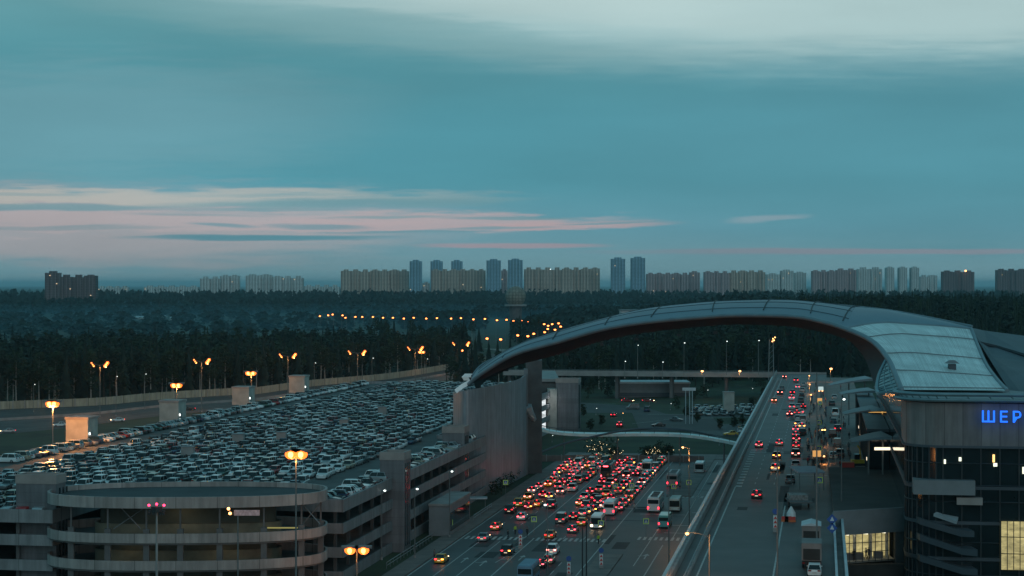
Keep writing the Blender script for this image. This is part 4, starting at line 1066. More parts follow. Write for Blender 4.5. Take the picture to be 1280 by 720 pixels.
# pylon at the left foot
plan = [(578, 618, 402), (572, 616, 404)]
def pl(px, D): return ((px-640)/F*D, D)
outline = cr([Vector((*pl(570.5, 408), 0)), Vector((*pl(573, 402), 0)), Vector((*pl(583, 398), 0)), Vector((*pl(600, 402), 0)), Vector((*pl(625, 416), 0)), Vector((*pl(645, 432), 0)), Vector((*pl(658, 445), 0))], 6)
topy = [488, 488.5, 488, 485, 480, 475, 468]
root = thing('arch_pylon', (outline[0].x, outline[0].y, 0), 'curved metal-clad pylon carrying the left foot of the arch', 'pylon')
mb = MB(); n = len(outline); back = [Vector((p.x-1, p.y+9, 0)) for p in outline]
ztop = []
for i, p in enumerate(outline):
    f_ = i/6; j = min(5, int(f_)); ty = topy[j]+(topy[j+1]-topy[j])*(f_-j); ztop.append(H-(ty-356)/F*p.y)
vs = [(p.x, p.y, 0) for p in outline]+[(p.x, p.y, z_) for p, z_ in zip(outline, ztop)]
fs = [(i, i+1, n+i+1, n+i) for i in range(n-1)]
m2 = len(vs); vs += [(p.x, p.y, 0) for p in back]+[(p.x, p.y, z_-1) for p, z_ in zip(back, ztop)]
fs += [(m2+i+1, m2+i, m2+n+i, m2+n+i+1) for i in range(n-1)]; fs += [(n+i, n+i+1, m2+n+i+1, m2+n+i) for i in range(n-1)]
fs += [(m2, 0, n, m2+n), (n-1, m2+n-1, m2+2*n-1, 2*n-1)]
mb.add(vs, fs); mb.build('cladding', M['pylon'], root)
# white edge curling at the top, its lit look a faint emission
mb = MB(); e = [P(568, 490, 401), P(577, 483, 403), P(586, 478, 405), P(585, 474, 407), P(577, 474, 410), P(581, 470, 412), P(591, 470, 414)]
for a_, b_ in zip(e, e[1:]):
    mb.add([a_+Vector((0, 0, .5)), b_+Vector((0, 0, .5)), b_+Vector((.5, 0, -.3)), a_+Vector((.5, 0, -.3)), a_+Vector((0, .6, .5)), b_+Vector((0, .6, .5)), b_+Vector((.5, .6, -.3)), a_+Vector((.5, .6, -.3))], [(0,1,2,3),(7,6,5,4),(0,4,5,1),(3,2,6,7),(0,3,7,4),(1,5,6,2)])
mb.build('edge_coping', M['pylonw'], root)
c = P(667, 470, 452); MB().box(c.x-1.9, c.x+2.0, 448, 456, 0, c.z+4).build('rear_column', M['concd'], root)
c2 = P(661, 520, 447); MB().box(c2.x-1.2, c2.x-.2, 446, 449, 0, c.z+2).build('fin', M['greyb'], root)
o = MB().tube([P(659, 508, 446), P(664, 518, 447), P(672, 531, 450)], 1.2, 0, 6, .5).build('brace', M['canopy'], root)
# hoarding beside the pylon, red light put into its colour and faint glow
p0, p1 = G(626, 607), G(672, 586)
root = thing('hoarding', p0, 'hoarding with a dull red glow at the foot of the pylon beside the queue', 'hoarding')
hz_ = 3.0; d = (p1-p0)
mb = MB(); mb.loft([[p0, p0+Vector((0, .3, 0)), p0+Vector((0, .3, hz_)), p0+Vector((0, 0, hz_))], [p1, p1+Vector((0, .3, 0)), p1+Vector((0, .3, hz_)), p1+Vector((0, 0, hz_))]]); mb.build('panel', mat('red_glow_hoarding', (.32, .05, .06), .6, var=.25, emit=(1, .05, .08), es=.02), root)
mb = MB(); [mb.tube([p0+d*k/6+Vector((0, -.1, 0)), p0+d*k/6+Vector((0, -.1, hz_+.2))], .08, 0, 4) for k in range(7)]; mb.build('post', M['concd'], root)

# ---------------------------------------------------------------- terminal building
def UV_(px, D): return ((px-640)/F*D, D)
fa = 12.2
c0 = W(fa, 276); c1 = W(fa, 420)
def facade_plan(off=0.0, front=0.0, rad=5.0):
    pts = [W(fa-off, 430)[:2], W(fa-off, 280)[:2]]
    cxy = W(fa+rad, 278)
    for k in range(9):
        t = math.pi+math.pi/2*k/8
        aa = fa+rad+(rad+off)*math.cos(t); bb = 278+(rad+off+front)*math.sin(t); pts.append(W(aa, bb)[:2])
    pts += [W(fa+45, 278-rad-off-front)[:2], W(fa+45, 430)[:2]]
    return pts
TB = thing('terminal_building', W(fa, 273, 0), 'dark glass terminal with brown-grey cladding and a blue sign on the right', 'building')
def zAt(py, D=271): return H-(py-356)/F*D
cp = [(p[0], p[1]) for p in facade_plan(.35)]; cp[0] = W(fa-.35, 286)[:2]; cp[-1] = W(fa+45, 286)[:2]
gp = facade_plan(0); gp[1] = W(fa, 288)[:2]
MB().prism([W(fa, 430)[:2], W(fa, 286.1)[:2], W(fa+45, 286.1)[:2], W(fa+45, 430)[:2]], zAt(553), zAt(503)).build('upper_glass', M['glass'], TB)
MB().prism(cp, zAt(553), zAt(501)).build('cladding', M['clad'], TB)
MB().prism(facade_plan(0), 0, zAt(553)-.01).build('glass_wall', M['glass'], TB)
MB().prism(facade_plan(1.2), zAt(499.5), zAt(495)).build('eave', M['greyb'], TB)
MB().prism(facade_plan(.55), zAt(556), zAt(553)-.002).build('band_trim', M['slate'], TB)
# eaves gutter frame with struts
mb = MB(); fp = facade_plan(1.6)
pp = [Vector((x, y, zAt(490))) for x, y in fp[1:-1]]; mb.tube(pp, .32, 0, 6)
p2 = [Vector((x, y, zAt(497))) for x, y in facade_plan(1.5)[1:-1]]; mb.tube(p2, .25, 0, 6)
for a_, b_ in zip(pp, pp[1:]):
    L_ = (b_-a_).length; k = max(1, int(L_/3))
    for q in range(k): u = a_.lerp(b_, q/k); mb.tube([u, u+Vector((.9, .4, -.85))], .09, 0, 4)
mb.build('eave_frame', M['mullb'], TB)
# mullions and transoms as proud strips
fpl = facade_plan(.08)[1:-1]
mb = MB(); 
for a_, b_ in zip(fpl, fpl[1:]):
    a_, b_ = Vector((*a_, 0)), Vector((*b_, 0)); L_ = (b_-a_).length; k = max(1, round(L_/2.6))
    for q in range(k): u = a_.lerp(b_, q/k); mb.box(u.x-.07, u.x+.07, u.y-.07, u.y+.07, 1, zAt(556))
mb.build('mullion', M['mull'], TB)
for py in (575, 602, 622, 648, 672, 695, 712):
    mb = MB(); q = [Vector((x, y, zAt(py))) for x, y in facade_plan(.1)[1:-1]]; mb.tube(q, .09, 0, 4); mb.build('transom', M['mull'], TB)
# far part of roof behind the arch (slate)
rs = thing('rear_roof', P(1215, 470, 300), 'dark slate roof of the terminal sloping behind the ribbed slope', 'roof')
mb = MB(); A_ = [P(1183, 403, 350), P(1230, 413, 352), P(1290, 421, 354), P(1360, 428, 356)]; B_ = [P(1216, 415, 342), P(1240, 447, 322), P(1300, 452, 320), P(1360, 456, 318)]; C_ = [P(1262, 489, 285), P(1275, 489, 283), P(1310, 489, 281), P(1360, 489, 279)]
mb.loft([A_, B_, C_], close=False); 
mb.loft([[v+Vector((0, 1.5, -1.5)) for v in A_], [v+Vector((0, 1.5, -1.5)) for v in C_]], close=False)
mb.build('roof_sheet', M['slate'], rs)
MB().tube([P(1213, 426, 335), P(1247, 434, 333), P(1300, 450, 320)], .35, 0, 5).build('gutter', M['seam'], rs)
MB().tube([P(1240, 457, 313), P(1300, 470, 303)], .12, 0, 5).build('roof_joint', M['seam'], rs)
for y0_, y1_ in ((603, 607), (646, 650), (690, 694)): MB().prism(facade_plan(.2), zAt(y1_), zAt(y0_)).build('spandrel', M['slate'], TB)
# grey projecting boxes
def DF(px, off=0): return (272.9-off)/((px-640)/F*sT+cT)
def fbox(x0, x1, y0, y1, D, name, m, dep=3.0, parent=TB):
    a, b = P(x0, y0, D), P(x1, y1, D); sl = (b.x-a.x)*math.tan(TH)
    mb = MB(); z1, z0 = a.z, b.z
    vs = [(a.x, D, z0), (b.x, D-sl, z0), (b.x+dep*sT, D-sl+dep, z0), (a.x+dep*sT, D+dep, z0)]
    mb.add(vs+[(v[0], v[1], z1) for v in vs], [(3,2,1,0),(4,5,6,7),(0,1,5,4),(1,2,6,5),(2,3,7,6),(3,0,4,7)])
    return mb.build(name, m, parent)
fbox(1142, 1216, 600, 618, DF(1142, 1.6), 'projecting_box', M['greyb'], 5)
fbox(1196, 1227, 622, 631, DF(1196, 1.2), 'projecting_box', M['cap'], 4)
fbox(1251, 1290, 651, 712, DF(1251, .3), 'lit_window', M['lit'], .25)
mb = MB()
for x in (1251, 1259, 1267, 1275): q = P(x, 651, DF(x, .45)); mb.box(q.x-.05, q.x+.05, q.y-.1, q.y, P(x, 712, q.y).z, q.z)
for py in (651, 671, 692): a = P(1250, py, DF(1250, .5)); b = P(1292, py, DF(1292, .5)); mb.tube([a, Vector((b.x, b.y, a.z))], .06, 0, 4)
mb.build('window_frame', M['mull'], TB)
for i, (x, y, w_, h_) in enumerate(((1181, 577, .45, .9), (1200, 574, .6, .8), (1242, 573, .5, 1.6), (1279, 588, .4, 1.4), (1244, 581, .9, .7))):
    q = P(x, y, DF(x, .2)); MB().box(q.x-w_*.3, q.x+w_*.3, q.y-.1, q.y, q.z-h_*.35, q.z+h_*.35).build('room_lamp', emat('room_lamp', (.85, .9, .7), 1.6) if i != 2 else emat('room_lamp_warm', (1, .6, .2), 2.0), TB)
# louvred stair with slanted hoods
for i, (x0, y0, x1, y1) in enumerate(((1150, 648, 1218, 668), (1150, 668, 1222, 692), (1150, 694, 1222, 716))):
    a, b = P(x0, y0, 266), P(x1, y1, 262)
    mb = MB(); mb.loft([[a, a+Vector((0, 4, 0)), a+Vector((0, 4, -.9)), a+Vector((0, 0, -.9))], [a.lerp(b, .75), a.lerp(b, .75)+Vector((0, 4, 0)), a.lerp(b, .75)+Vector((0, 4, -.9)), a.lerp(b, .75)+Vector((0, 0, -.9))], [Vector((b.x, b.y, a.lerp(b, .75).z)), Vector((b.x, b.y+4, a.lerp(b, .75).z)), Vector((b.x, b.y+4, b.z-.4)), Vector((b.x, b.y, b.z-.4))]])
    mb.build('stair_hood', M['slate'], TB)
a = P(1168, 648, 264); mb = MB(); mb.add([P(1167, 642, 266), P(1181, 634, 268), P(1199, 643, 267), P(1196, 652, 264)]+[v+Vector((0, .1, -.4)) for v in (P(1167, 642, 266), P(1181, 634, 268), P(1199, 643, 267), P(1196, 652, 264))], [(0,1,2,3),(7,6,5,4),(0,4,5,1),(1,5,6,2),(2,6,7,3),(3,7,4,0)])
mb.build('skylight', M['canopy'], TB)
# sign letters
sg = thing('sign_letters', P(1225, 520, 267), 'blue glowing letters of the terminal name high on the cladding', 'sign')
D0 = 264.6
xx = P(1225.5, 527, D0)
def glyph(ch, x, y, z, h, parent, rz):
    cu = bpy.data.curves.new('letter', 'FONT'); cu.body = ch; cu.size = h/.72; cu.extrude = .12; cu.offset = .02
    ob = bpy.data.objects.new('tmp', cu); C.objects.link(ob); bpy.context.view_layer.update()
    me = bpy.data.meshes.new_from_object(ob.evaluated_get(bpy.context.evaluated_depsgraph_get())); wdt = max(v.co.x for v in me.vertices)-min(v.co.x for v in me.vertices)
    x0 = min(v.co.x for v in me.vertices)
    for v in me.vertices: v.co.x -= x0
    bpy.data.objects.remove(ob); me.materials.clear(); me.materials.append(M['bluesign'])
    o = bpy.data.objects.new('letter', me); C.objects.link(o); o.parent = parent; o.location = Vector((x, y, z))-parent.location; o.rotation_euler = (math.radians(90), 0, rz)
    return wdt
s = 0
for ch in 'ШЕРЕМЕТЬЕВО':
    u = W(0, 0)+Vector((cT, -sT, 0))*s
    wv = glyph(ch, xx.x+u.x, xx.y+u.y-.9, xx.z, 1.62, sg, -TH); s += wv+.72
# podium with flat roof, fascia and lit room
pod = thing('podium_wing', G(1043, 642, 12), 'flat dark-roofed wing with a grey fascia over a lit yellow room', 'building')
q0, q1, q2, q3 = G(1043, 642, 12), G(1138, 636.5, 12), G(1124, 583, 12), G(1035, 584, 12)
mb = MB(); mb.prism([(v.x, v.y) for v in (q0, q1, q2, q3)], 11.6, 12); mb.build('roof', mat('podium_roof', (.05, .048, .045), .85, var=.35, scale=.15), pod)
mb = MB(); mb.prism([(q0.x-.2, q0.y-.5), (q1.x, q1.y-.5), (q1.x, q1.y), (q0.x-.2, q0.y)], 8.75, 12.4); mb.build('fascia', M['greyb'], pod)
mb = MB(); mb.prism([(q1.x, q1.y-.4), (q1.x+.5, q1.y-.4), (q2.x+.5, q2.y), (q2.x, q2.y)], 11.5, 12.7); mb.build('side_parapet', M['greyb'], pod)
ed = Vector((q1.x-q0.x, q1.y-q0.y, 0)).normalized(); w_ = 10.4
f0 = Vector((q0.x+.3, q0.y+.3, 0)); f1 = f0+ed*w_
mb = MB(); mb.prism([(f0.x, f0.y+4), (f1.x, f1.y+4), (f1.x, f1.y+4.3), (f0.x, f0.y+4.3)], 4.6, 8.7); mb.build('lit_room', M['lit'], pod)
mb = MB(); mb.prism([(f0.x, f0.y+.2), (f1.x, f1.y+.2), (f1.x, f1.y+4), (f0.x, f0.y+4)], 4.4, 4.6); mb.build('floor', M['conclight'], pod)
for k in range(3): u = f0+ed*(1.5+k*3.2); MB().box(u.x-1, u.x+1, u.y+1.2, u.y+1.5, 8.5, 8.6).build('ceiling_light', emat('ceiling_strip', (1, .95, .7), 4), pod)
for k in range(4): u = f0+ed*(.8+k*2.9); MB().box(u.x-.2, u.x+.2, u.y+2, u.y+2.4, 4.6, 8.7).build('column', M['conclight'], pod)
for k, x_ in enumerate((2.6, 4.4, 7.9)): u = f0+ed*x_; MB().box(u.x-.7, u.x+.7, u.y+1.6, u.y+2.2, 4.6, 5.6).build('counter', M['concd'], pod)
ROOM = f0
mb = MB()
for k in range(10): u = f0+ed*w_*k/9; mb.box(u.x-.05, u.x+.05, u.y-.15, u.y-.03, 4.5, 8.75)
for z_ in (4.6, 6.0, 7.4): mb.tube([f0+Vector((0, -.1, z_)), f1+Vector((0, -.1, z_))], .05, 0, 4)
mb.build('window_frame', M['mull'], pod)
mb = MB(); e0 = f1+ed*.1; e1 = f1+ed*1.6; mb.prism([(e0.x, e0.y-.3), (e1.x, e1.y-.3), (e1.x, e1.y+1), (e0.x, e0.y+1)], 0, 8.74); mb.build('column', M['concd'], pod)
mb = MB(); mb.prism([(f0.x-.3, f0.y+4.4), (q1.x, q1.y+4.4), (q1.x, q1.y+12), (f0.x, q0.y+12)], 0, 8.7); mb.prism([(f0.x, f0.y-1), (q1.x+20, q1.y-1), (q1.x+20, q1.y+.2), (f0.x, f0.y+.28)], 0, 4.4); mb.build('wall', M['dark'], pod)
# clutter on podium: yellow machine, red box, pipes
p = G(1072, 582, 12.02)
root = thing('yellow_machine', p, 'small yellow excavator-like machine at the back of the podium roof', 'machine')
MB().box(p.x-1.2, p.x+1.2, p.y-.7, p.y+.7, 12.5, 13.2).build('body', M['yellowp'], root)
MB().box(p.x-.6, p.x+.3, p.y-.5, p.y+.5, 13.2, 14.2).build('cab', M['cglass'], root)
MB().tube([(p.x+.6, p.y, 13), (p.x+.4, p.y, 15.2), (p.x-.1, p.y-.3, 15.8)], .14).build('boom', M['yellowp'], root)
mb = MB(); [mb.tube([(p.x-1.2, p.y+s_*.7, 12.27), (p.x+1.2, p.y+s_*.7, 12.27)], .25) for s_ in (-1, 1)]; mb.build('track', M['tyre'], root)
p = G(1060, 584, 12.02); root = thing('red_crate', p, 'red box beside the yellow machine', 'box'); mb = MB(); mb.box(p.x-1.2, p.x+1.1, p.y-.5, p.y+.5, 12.02, 12.9); mb.build('body', M['signred'], root); MB().box(p.x-1.3, p.x+1.2, p.y-.6, p.y+.6, 12.9, 13).build('lid', M['orange'], root)
# wing canopies at the terminal entrances
for i, (x0, y0, x1, y1, bs) in enumerate(((1036, 481, 1086, 474, 0), (1050, 492, 1090, 489, 1), (1054, 517, 1096, 512, 2), (1064, 551, 1108, 546, 3), (1088, 513, 1136, 514, 4))):
    D = [470, 440, 385, 330, 380][i]; a, b = P(x0, y0, D), P(x1, y1, D)
    root = thing('entrance_canopy', Vector((a.x, D, ZE)), 'pale blade-like entrance canopy left of the terminal, %s' % ['farthest', 'second farthest', 'middle one with warm lights', 'nearest, over the podium', 'right extension of the middle one'][i], 'canopy', 'blade canopies at the terminal entrances')
    mb = MB(); rings = []
    for k in range(9):
        t = k/8; c = a.lerp(b, t)+Vector((0, 0, .5*math.sin(math.pi*t*.6))); th = .12+.5*t; dy = 4+6*t
        rings.append([c+Vector((0, -dy/2, 0)), c+Vector((0, dy/2, .15)), c+Vector((0, dy/2, -th+.15)), c+Vector((0, -dy/2, -th))])
    mb.loft(rings); mb.build('blade', M['blade'], root)
    mb = MB(); 
    for t in (.5, .9):
        c = a.lerp(b, t); mb.tube([(c.x, c.y, ZE+.15), (c.x, c.y, c.z-.3)], .18, 0, 6)
    mb.build('post', M['polem'], root)
    if i in (1, 2, 3): c = a.lerp(b, .88); MB().box(c.x-1.6, c.x+1.2, c.y-1.2, c.y-1, c.z-2.2, c.z-1.7).build('light_strip', M['warmlamp'] if False else emat('canopy_strip', (1, .85, .6), 1.6), root)
    if i == 2:
        c = a.lerp(b, .9); MB().box(c.x-1.6, c.x+2.6, c.y-3, c.y-2.9, c.z-1.0, c.z-.1).build('lit_sign', emat('warm_sign', (1, .55, .15), 1.0), root); MB().sphere(c+Vector((1.8, -3.2, -1)), .22).build('lamp_lens', M['warmlamp'], root)
    if i == 3: c = a.lerp(b, .95); MB().sphere(c+Vector((0, -4, .1)), .25).build('lamp_lens', M['coolamp'], root)
# glazed lobby box behind the canopies
root = thing('glass_lobby', W(6, 380, ZE), 'dark glazed lobby block with dim lights left of the terminal', 'building')
mb = MB(); mb.abox(8.4, fa-.1, 345, 470, ZE+.15, 19); mb.build('glass_wall', M['glass'], root)
mb = MB(); mb.abox(8.1, fa-.1, 344.6, 470.4, 19, 19.5); mb.build('roof', M['slate'], root)
mb = MB(); [mb.abox(8.28, 8.39, 345+k*5, 345.2+k*5, ZE+.15, 19) for k in range(25)]; mb.build('mullion', M['mull'], root)
for k, (b_, z_) in enumerate(((352, 13), (366, 16), (390, 14), (410, 16), (430, 13))): mb = MB(); mb.abox(8.2, 8.27, b_, b_+2.2, z_, z_+.5); mb.build('room_lamp', emat('canopy_strip', (1, .85, .6), 1.2), root)

# ---------------------------------------------------------------- things seen under the arch
# far car park wing
root = thing('far_car_park', G(728, 545), 'second car park with a bright lit pillar and dark storeys behind the arch foot', 'building')
g0 = G(676, 540); D = g0.y
def zz(py, D_): return H-(py-356)/F*D_
X = lambda px, D_: (px-640)/F*D_
MB().box(X(658, D+4), X(699, D+4), D+4, D+60, zz(478, D), zz(474.5, D)).build('roof', M['conc'], root)
MB().box(X(659, D+5), X(696, D+5), D+5.2, D+58, 0, zz(479, D)).build('wall', M['concd'], root)
MB().box(X(684.5, D), X(696, D), D-1, D+5, 0, zz(486, D)).build('pillar', M['conclight'], root)
MB().box(X(677.5, D), X(682.2, D), D-.5, D+.2, zz(537, D), zz(499, D)).build('lit_panel', M['litw'], root)
for py in (500, 514, 528): MB().box(X(696.2, D), X(706, D), D+8, D+12, zz(py+5, D), zz(py, D)).build('parapet', M['conc'], root)
q = pt_light((X(680, D)-g0.x-0, 0, 0), (.85, .92, 1), 1); bpy.data.objects.remove(q)
q = pt_light(Vector((X(690, D), D-6, 9)), (.9, .95, 1), 160); q.parent = root; q.location = Vector((X(690, D), D-5, 10))-root.location
# long low building
g0 = G(772, 497); D = g0.y
root = thing('long_shed', g0, 'long low grey-panelled hall under the arch', 'hall')
MB().box(X(772, D), X(862, D), D, D+16, 0, zz(479.5, D)).build('wall', M['greyb'], root)
MB().box(X(771, D), X(863, D), D-.5, D+16.5, zz(479.5, D), zz(477.5, D)).build('roof', M['canopy'], root)
MB().box(X(774, D), X(861, D), D-.1, D-.01, .4, 2.0).build('window_band', M['slate'], root)
# tall grey block in the lot
g0 = G(911, 518); D = g0.y
root = thing('vent_tower', g0, 'tan windowless block standing amid the far parking lot', 'block')
MB().box(X(905, D), X(918, D), D, D+4, 0, zz(491, D)).build('wall', M['conclight'], root); MB().box(X(904.5, D), X(918.5, D), D-.2, D+4.2, zz(491, D), zz(490, D)).build('roof', M['cap'], root)
# roads and lots beyond
def gsheet(name, pts, z, m): return sheet(name, [(G(*p).x, G(*p).y) for p in pts], z, m)
gsheet('rear_road', [(800, 540), (905, 538), (872, 500), (845, 499), (780, 499), (700, 497), (735, 516), (790, 516)], .01, M['asphalt2'])
gsheet('parking_lot', [(862, 522), (948, 521), (962, 494), (885, 494)], .004, M['asphalt2'])
gsheet('gravel_patch', [(860, 545), (925, 545), (935, 530), (875, 530)], .006, mat('gravel', (.11, .11, .105), .9, var=.4, scale=.8))
mb = MB()
for (x0, y0, x1, y1, w_) in ((810, 518, 865, 518, .5), (790, 530, 845, 523, .4), (870, 523, 945, 521, .6), (735, 505, 770, 505, .4)):
    a, b = G(x0, y0), G(x1, y1); mb.poly([a+Vector((0, 0, .02)), b+Vector((0, 0, .02)), b+Vector((0, w_, .02)), a+Vector((0, w_, .02))])
structo(mb, 'rear_markings', M['paint'])
# curved white walkway roof
root = thing('walkway_canopy', P(665, 534, 470), 'thin white curved walkway roof swinging under the arch', 'walkway')
zc = cr([P(665, 533, 458), P(680, 538, 462), P(705, 542, 468), P(745, 543.5, 472), P(800, 543, 472), P(850, 544, 470), P(885, 548, 462), P(921, 555, 450)], 6)
mb = MB(); mb.loft([[p+Vector((0, -1.5, -.35)), p+Vector((0, -1.5, .35)), p+Vector((0, 1.5, .5)), p+Vector((0, 1.5, -.2))] for p in zc]); mb.build('roof', M['white'], root)
mb = MB(); mb.tube([p+Vector((0, -1.0, 1.2)) for p in zc], .08, 0, 4); [mb.tube([p+Vector((0, -1.0, .3)), p+Vector((0, -1, 1.2))], .05, 0, 4) for p in zc[::2]]; mb.build('rail', M['poledark'], root)
mb = MB(); [mb.tube([(p.x, p.y, 0), (p.x, p.y, p.z-.3)], .2, 0, 6) for p in zc[3::9]]; mb.build('post', M['polem'], root)
root = thing('truss_beam', P(668, 571, 470), 'thin dark curved beam arching below the white walkway', 'beam')
zc = cr([P(664, 571, 456), P(700, 556, 462), P(740, 546, 466), P(790, 537, 470), P(840, 536, 472), P(885, 543, 468), P(915, 553, 455)], 6)
MB().tube(zc, .28, 0, 6).build('chord', M['slate'], root)
# low tan wall at the back of the forecourt
ribbon_wall('boundary_wall', [G(664, 577), G(760, 576), G(835, 577), G(880, 578)], 1.6, .4, mat('tan_wall', (.20, .15, .14), .8, var=.2), 'low tan wall closing the back of the lower forecourt', 'wall', posts=4)
# shrubs with fairy lights behind the wall
for i, (px, py, r_, nl) in enumerate(((748, 571, 5.2, 46), (822, 570, 3.2, 16), (808, 571, 2.4, 8), (770, 571, 2.2, 3), (838, 569, 2.2, 4))):
    g = G(px, py); rr = random.Random(40+i)
    root = thing('shrub', g, 'dark shrub behind the tan wall, %s' % ['the large one full of fairy lights', 'sprinkled with a few fairy lights', 'small one with several fairy lights', 'small dim one between the lit ones', 'small one at the right end'][i], 'shrub', 'shrubs behind the tan wall')
    v_, f_ = broad_arrays(r_*1.0, r_*1.0, 400, rr, .0, .5); mb = MB(); mb.add([Vector(q)+g for q in v_], f_); mb.build('crown', M['leafb'], root)
    MB().tube([g, g+Vector((0, 0, r_*.6))], .15).build('trunk', M['trunk'], root)
    mb = MB()
    for k in range(nl): mb.sphere(g+Vector((rr.gauss(0, r_*.45), -r_*.5+rr.uniform(-1, .4), abs(rr.gauss(r_*.42, r_*.28)))), rr.uniform(.04, .10), nu=5, nv=4)
    fl = mb.build('fairy_lights', emat('fairy_light', (1, .75, .4), 2.5)); tag(fl, 'string of tiny warm lights on the shrub, %s' % ['largest cluster', 'right cluster', 'left of the right cluster', 'three faint ones', 'rightmost four'][i], 'fairy lights', 'fairy lights on the shrubs')
# hedge strip along the pylon side
for i in range(9):
    g = G(634+i*5.2, 618-i*4.6); rr = random.Random(60+i); g.x -= 2.5
    root = thing('shrub', g, 'low dark bush along the left kerb by the queue, %s from the near end' % ('first' if i == 0 else od(i)), 'shrub', 'bushes along the left kerb')
    v_, f_ = broad_arrays(2.6, 2.0, 220, rr, .0, .35); mb = MB(); mb.add([Vector(q)+g for q in v_], f_); mb.build('crown', M['leafb'], root); MB().tube([g, g+Vector((0, 0, 1.2))], .1).build('trunk', M['trunk'], root)

# planting, parked rows and small lights beyond the walkway
for i, (px, py, h_) in enumerate(((735, 498, 7), (742, 492, 8), (752, 490, 7), (760, 496, 5), (729, 520, 4), (738, 538, 3.5), (752, 531, 3), (845, 512, 5), (858, 520, 4), (900, 536, 3), (918, 533, 3.2), (928, 530, 3), (872, 528, 3), (940, 510, 4), (955, 500, 5), (868, 503, 5), (880, 500, 6), (950, 490, 7))):
    g = G(px, py); rr = random.Random(90+i)
    root = thing('small_tree', g, 'small dark tree in the yard under the arch, %s' % ['first by the stair tower', 'tall one by the stair tower', 'tall one right of the stair tower', 'short one left of the long hall', 'low one on the left lawn', 'lowest one near the white walkway', 'low one on the lawn middle', 'left of the gantry posts', 'at the foot of the gantry posts', 'left one on the gravel edge', 'middle one on the gravel edge', 'right one on the gravel edge', 'low one right of the gantry posts', 'right of the tan block', 'by the elevated road parapet', 'behind the gantry posts', 'at the back of the parking lot', 'farthest by the elevated road'][i], 'tree', 'small trees in the yard')
    v_, f_ = broad_arrays(h_, h_*.42, 260, rr, .1, .5); mb = MB(); mb.add([Vector(q)+g for q in v_], f_); mb.build('crown', M['leafb'], root); MB().tube([g, g+Vector((0, 0, h_*.6))], .14).build('trunk', M['trunk'], root)
for i, (px, py) in enumerate(((706, 503), (724, 471), (745, 511), (778, 517), (812, 500), (838, 505), (852, 487), (884, 488), (940, 486), (769, 545), (899, 549), (690, 545))):
    lamp(px, py+8, py, (.8,), 'small low lamp in the yard under the arch, %s' % ['beside the stair tower', 'on top of the far wing', 'on the left lawn', 'on the road edge left', 'behind the van pair', 'near the gantry posts', 'behind the gantry posts', 'at the back of the parking lot', 'back right of the parking lot', 'by the walkway left', 'by the walkway right', 'at the pillar foot'][i], 'small yard lamps', m='coolamp' if i % 3 else 'warmlamp', hs=.13, r=.06)
# rail and lit board at the drop-off kerb
root = thing('kerb_railing', W(1.2, 352, ZE+.15), 'dark railing along the crowded drop-off kerb', 'railing')
mb = MB(); mb.tube([W(1.2, 352, ZE+1.25), W(1.2, 690, ZE+1.25)], .07, 0, 5); mb.tube([W(1.2, 352, ZE+.7), W(1.2, 690, ZE+.7)], .05, 0, 4)
for b in range(352, 690, 3): mb.tube([W(1.2, b, ZE+.15), W(1.2, b, ZE+1.25)], .05, 0, 4)
mb.build('rail', M['poledark'], root)
for i, (px, py, c) in enumerate(((1024, 502, 'warm'), (1026, 486, 'cool'), (1021, 575, 'warm'))):
    g = G(px, py+12, ZE+.15); root = thing('lit_board', g, 'small %s lit board on a post at the drop-off kerb, %s' % (c, ['middle', 'farthest', 'nearest'][i]), 'sign', 'lit boards at the kerb')
    t = g+Vector((0, 0, 3)); MB().box(t.x-.8, t.x+.8, t.y-.1, t.y+.1, t.z-.5, t.z+.7).build('panel', emat('board_'+c, (1, .5, .15) if c == 'warm' else (.7, .9, .9), .7), root); MB().tube([g, t], .07).build('pole', M['polem'], root)
for i in range(16):
    b = 372+i*17; a = (2.6, 3.4, 5.2, 6.6)[i % 4]; w1 = W(a, b, ZE+.16)
    root = thing('kerb_barrier', w1, 'metal crowd barrier on the drop-off pavement, %s from the near end' % ('first' if i == 0 else od(i)), 'barrier', 'crowd barriers on the drop-off pavement')
    mb = MB(); q = W(a, b+2.4, ZE+.16)
    for z_ in (.3, 1.1): mb.tube([w1+Vector((0, 0, z_)), q+Vector((0, 0, z_))], .05, 0, 4)
    for k in range(6): u = w1.lerp(q, k/5); mb.tube([u, u+Vector((0, 0, 1.1))], .04, 0, 4)
    mb.build('rail', M['metal'], root); mb = MB(); mb.box(w1.x-.4, w1.x+.4, w1.y-.05, w1.y+.05, w1.z, w1.z+.06); mb.build('foot', M['metal'], root)

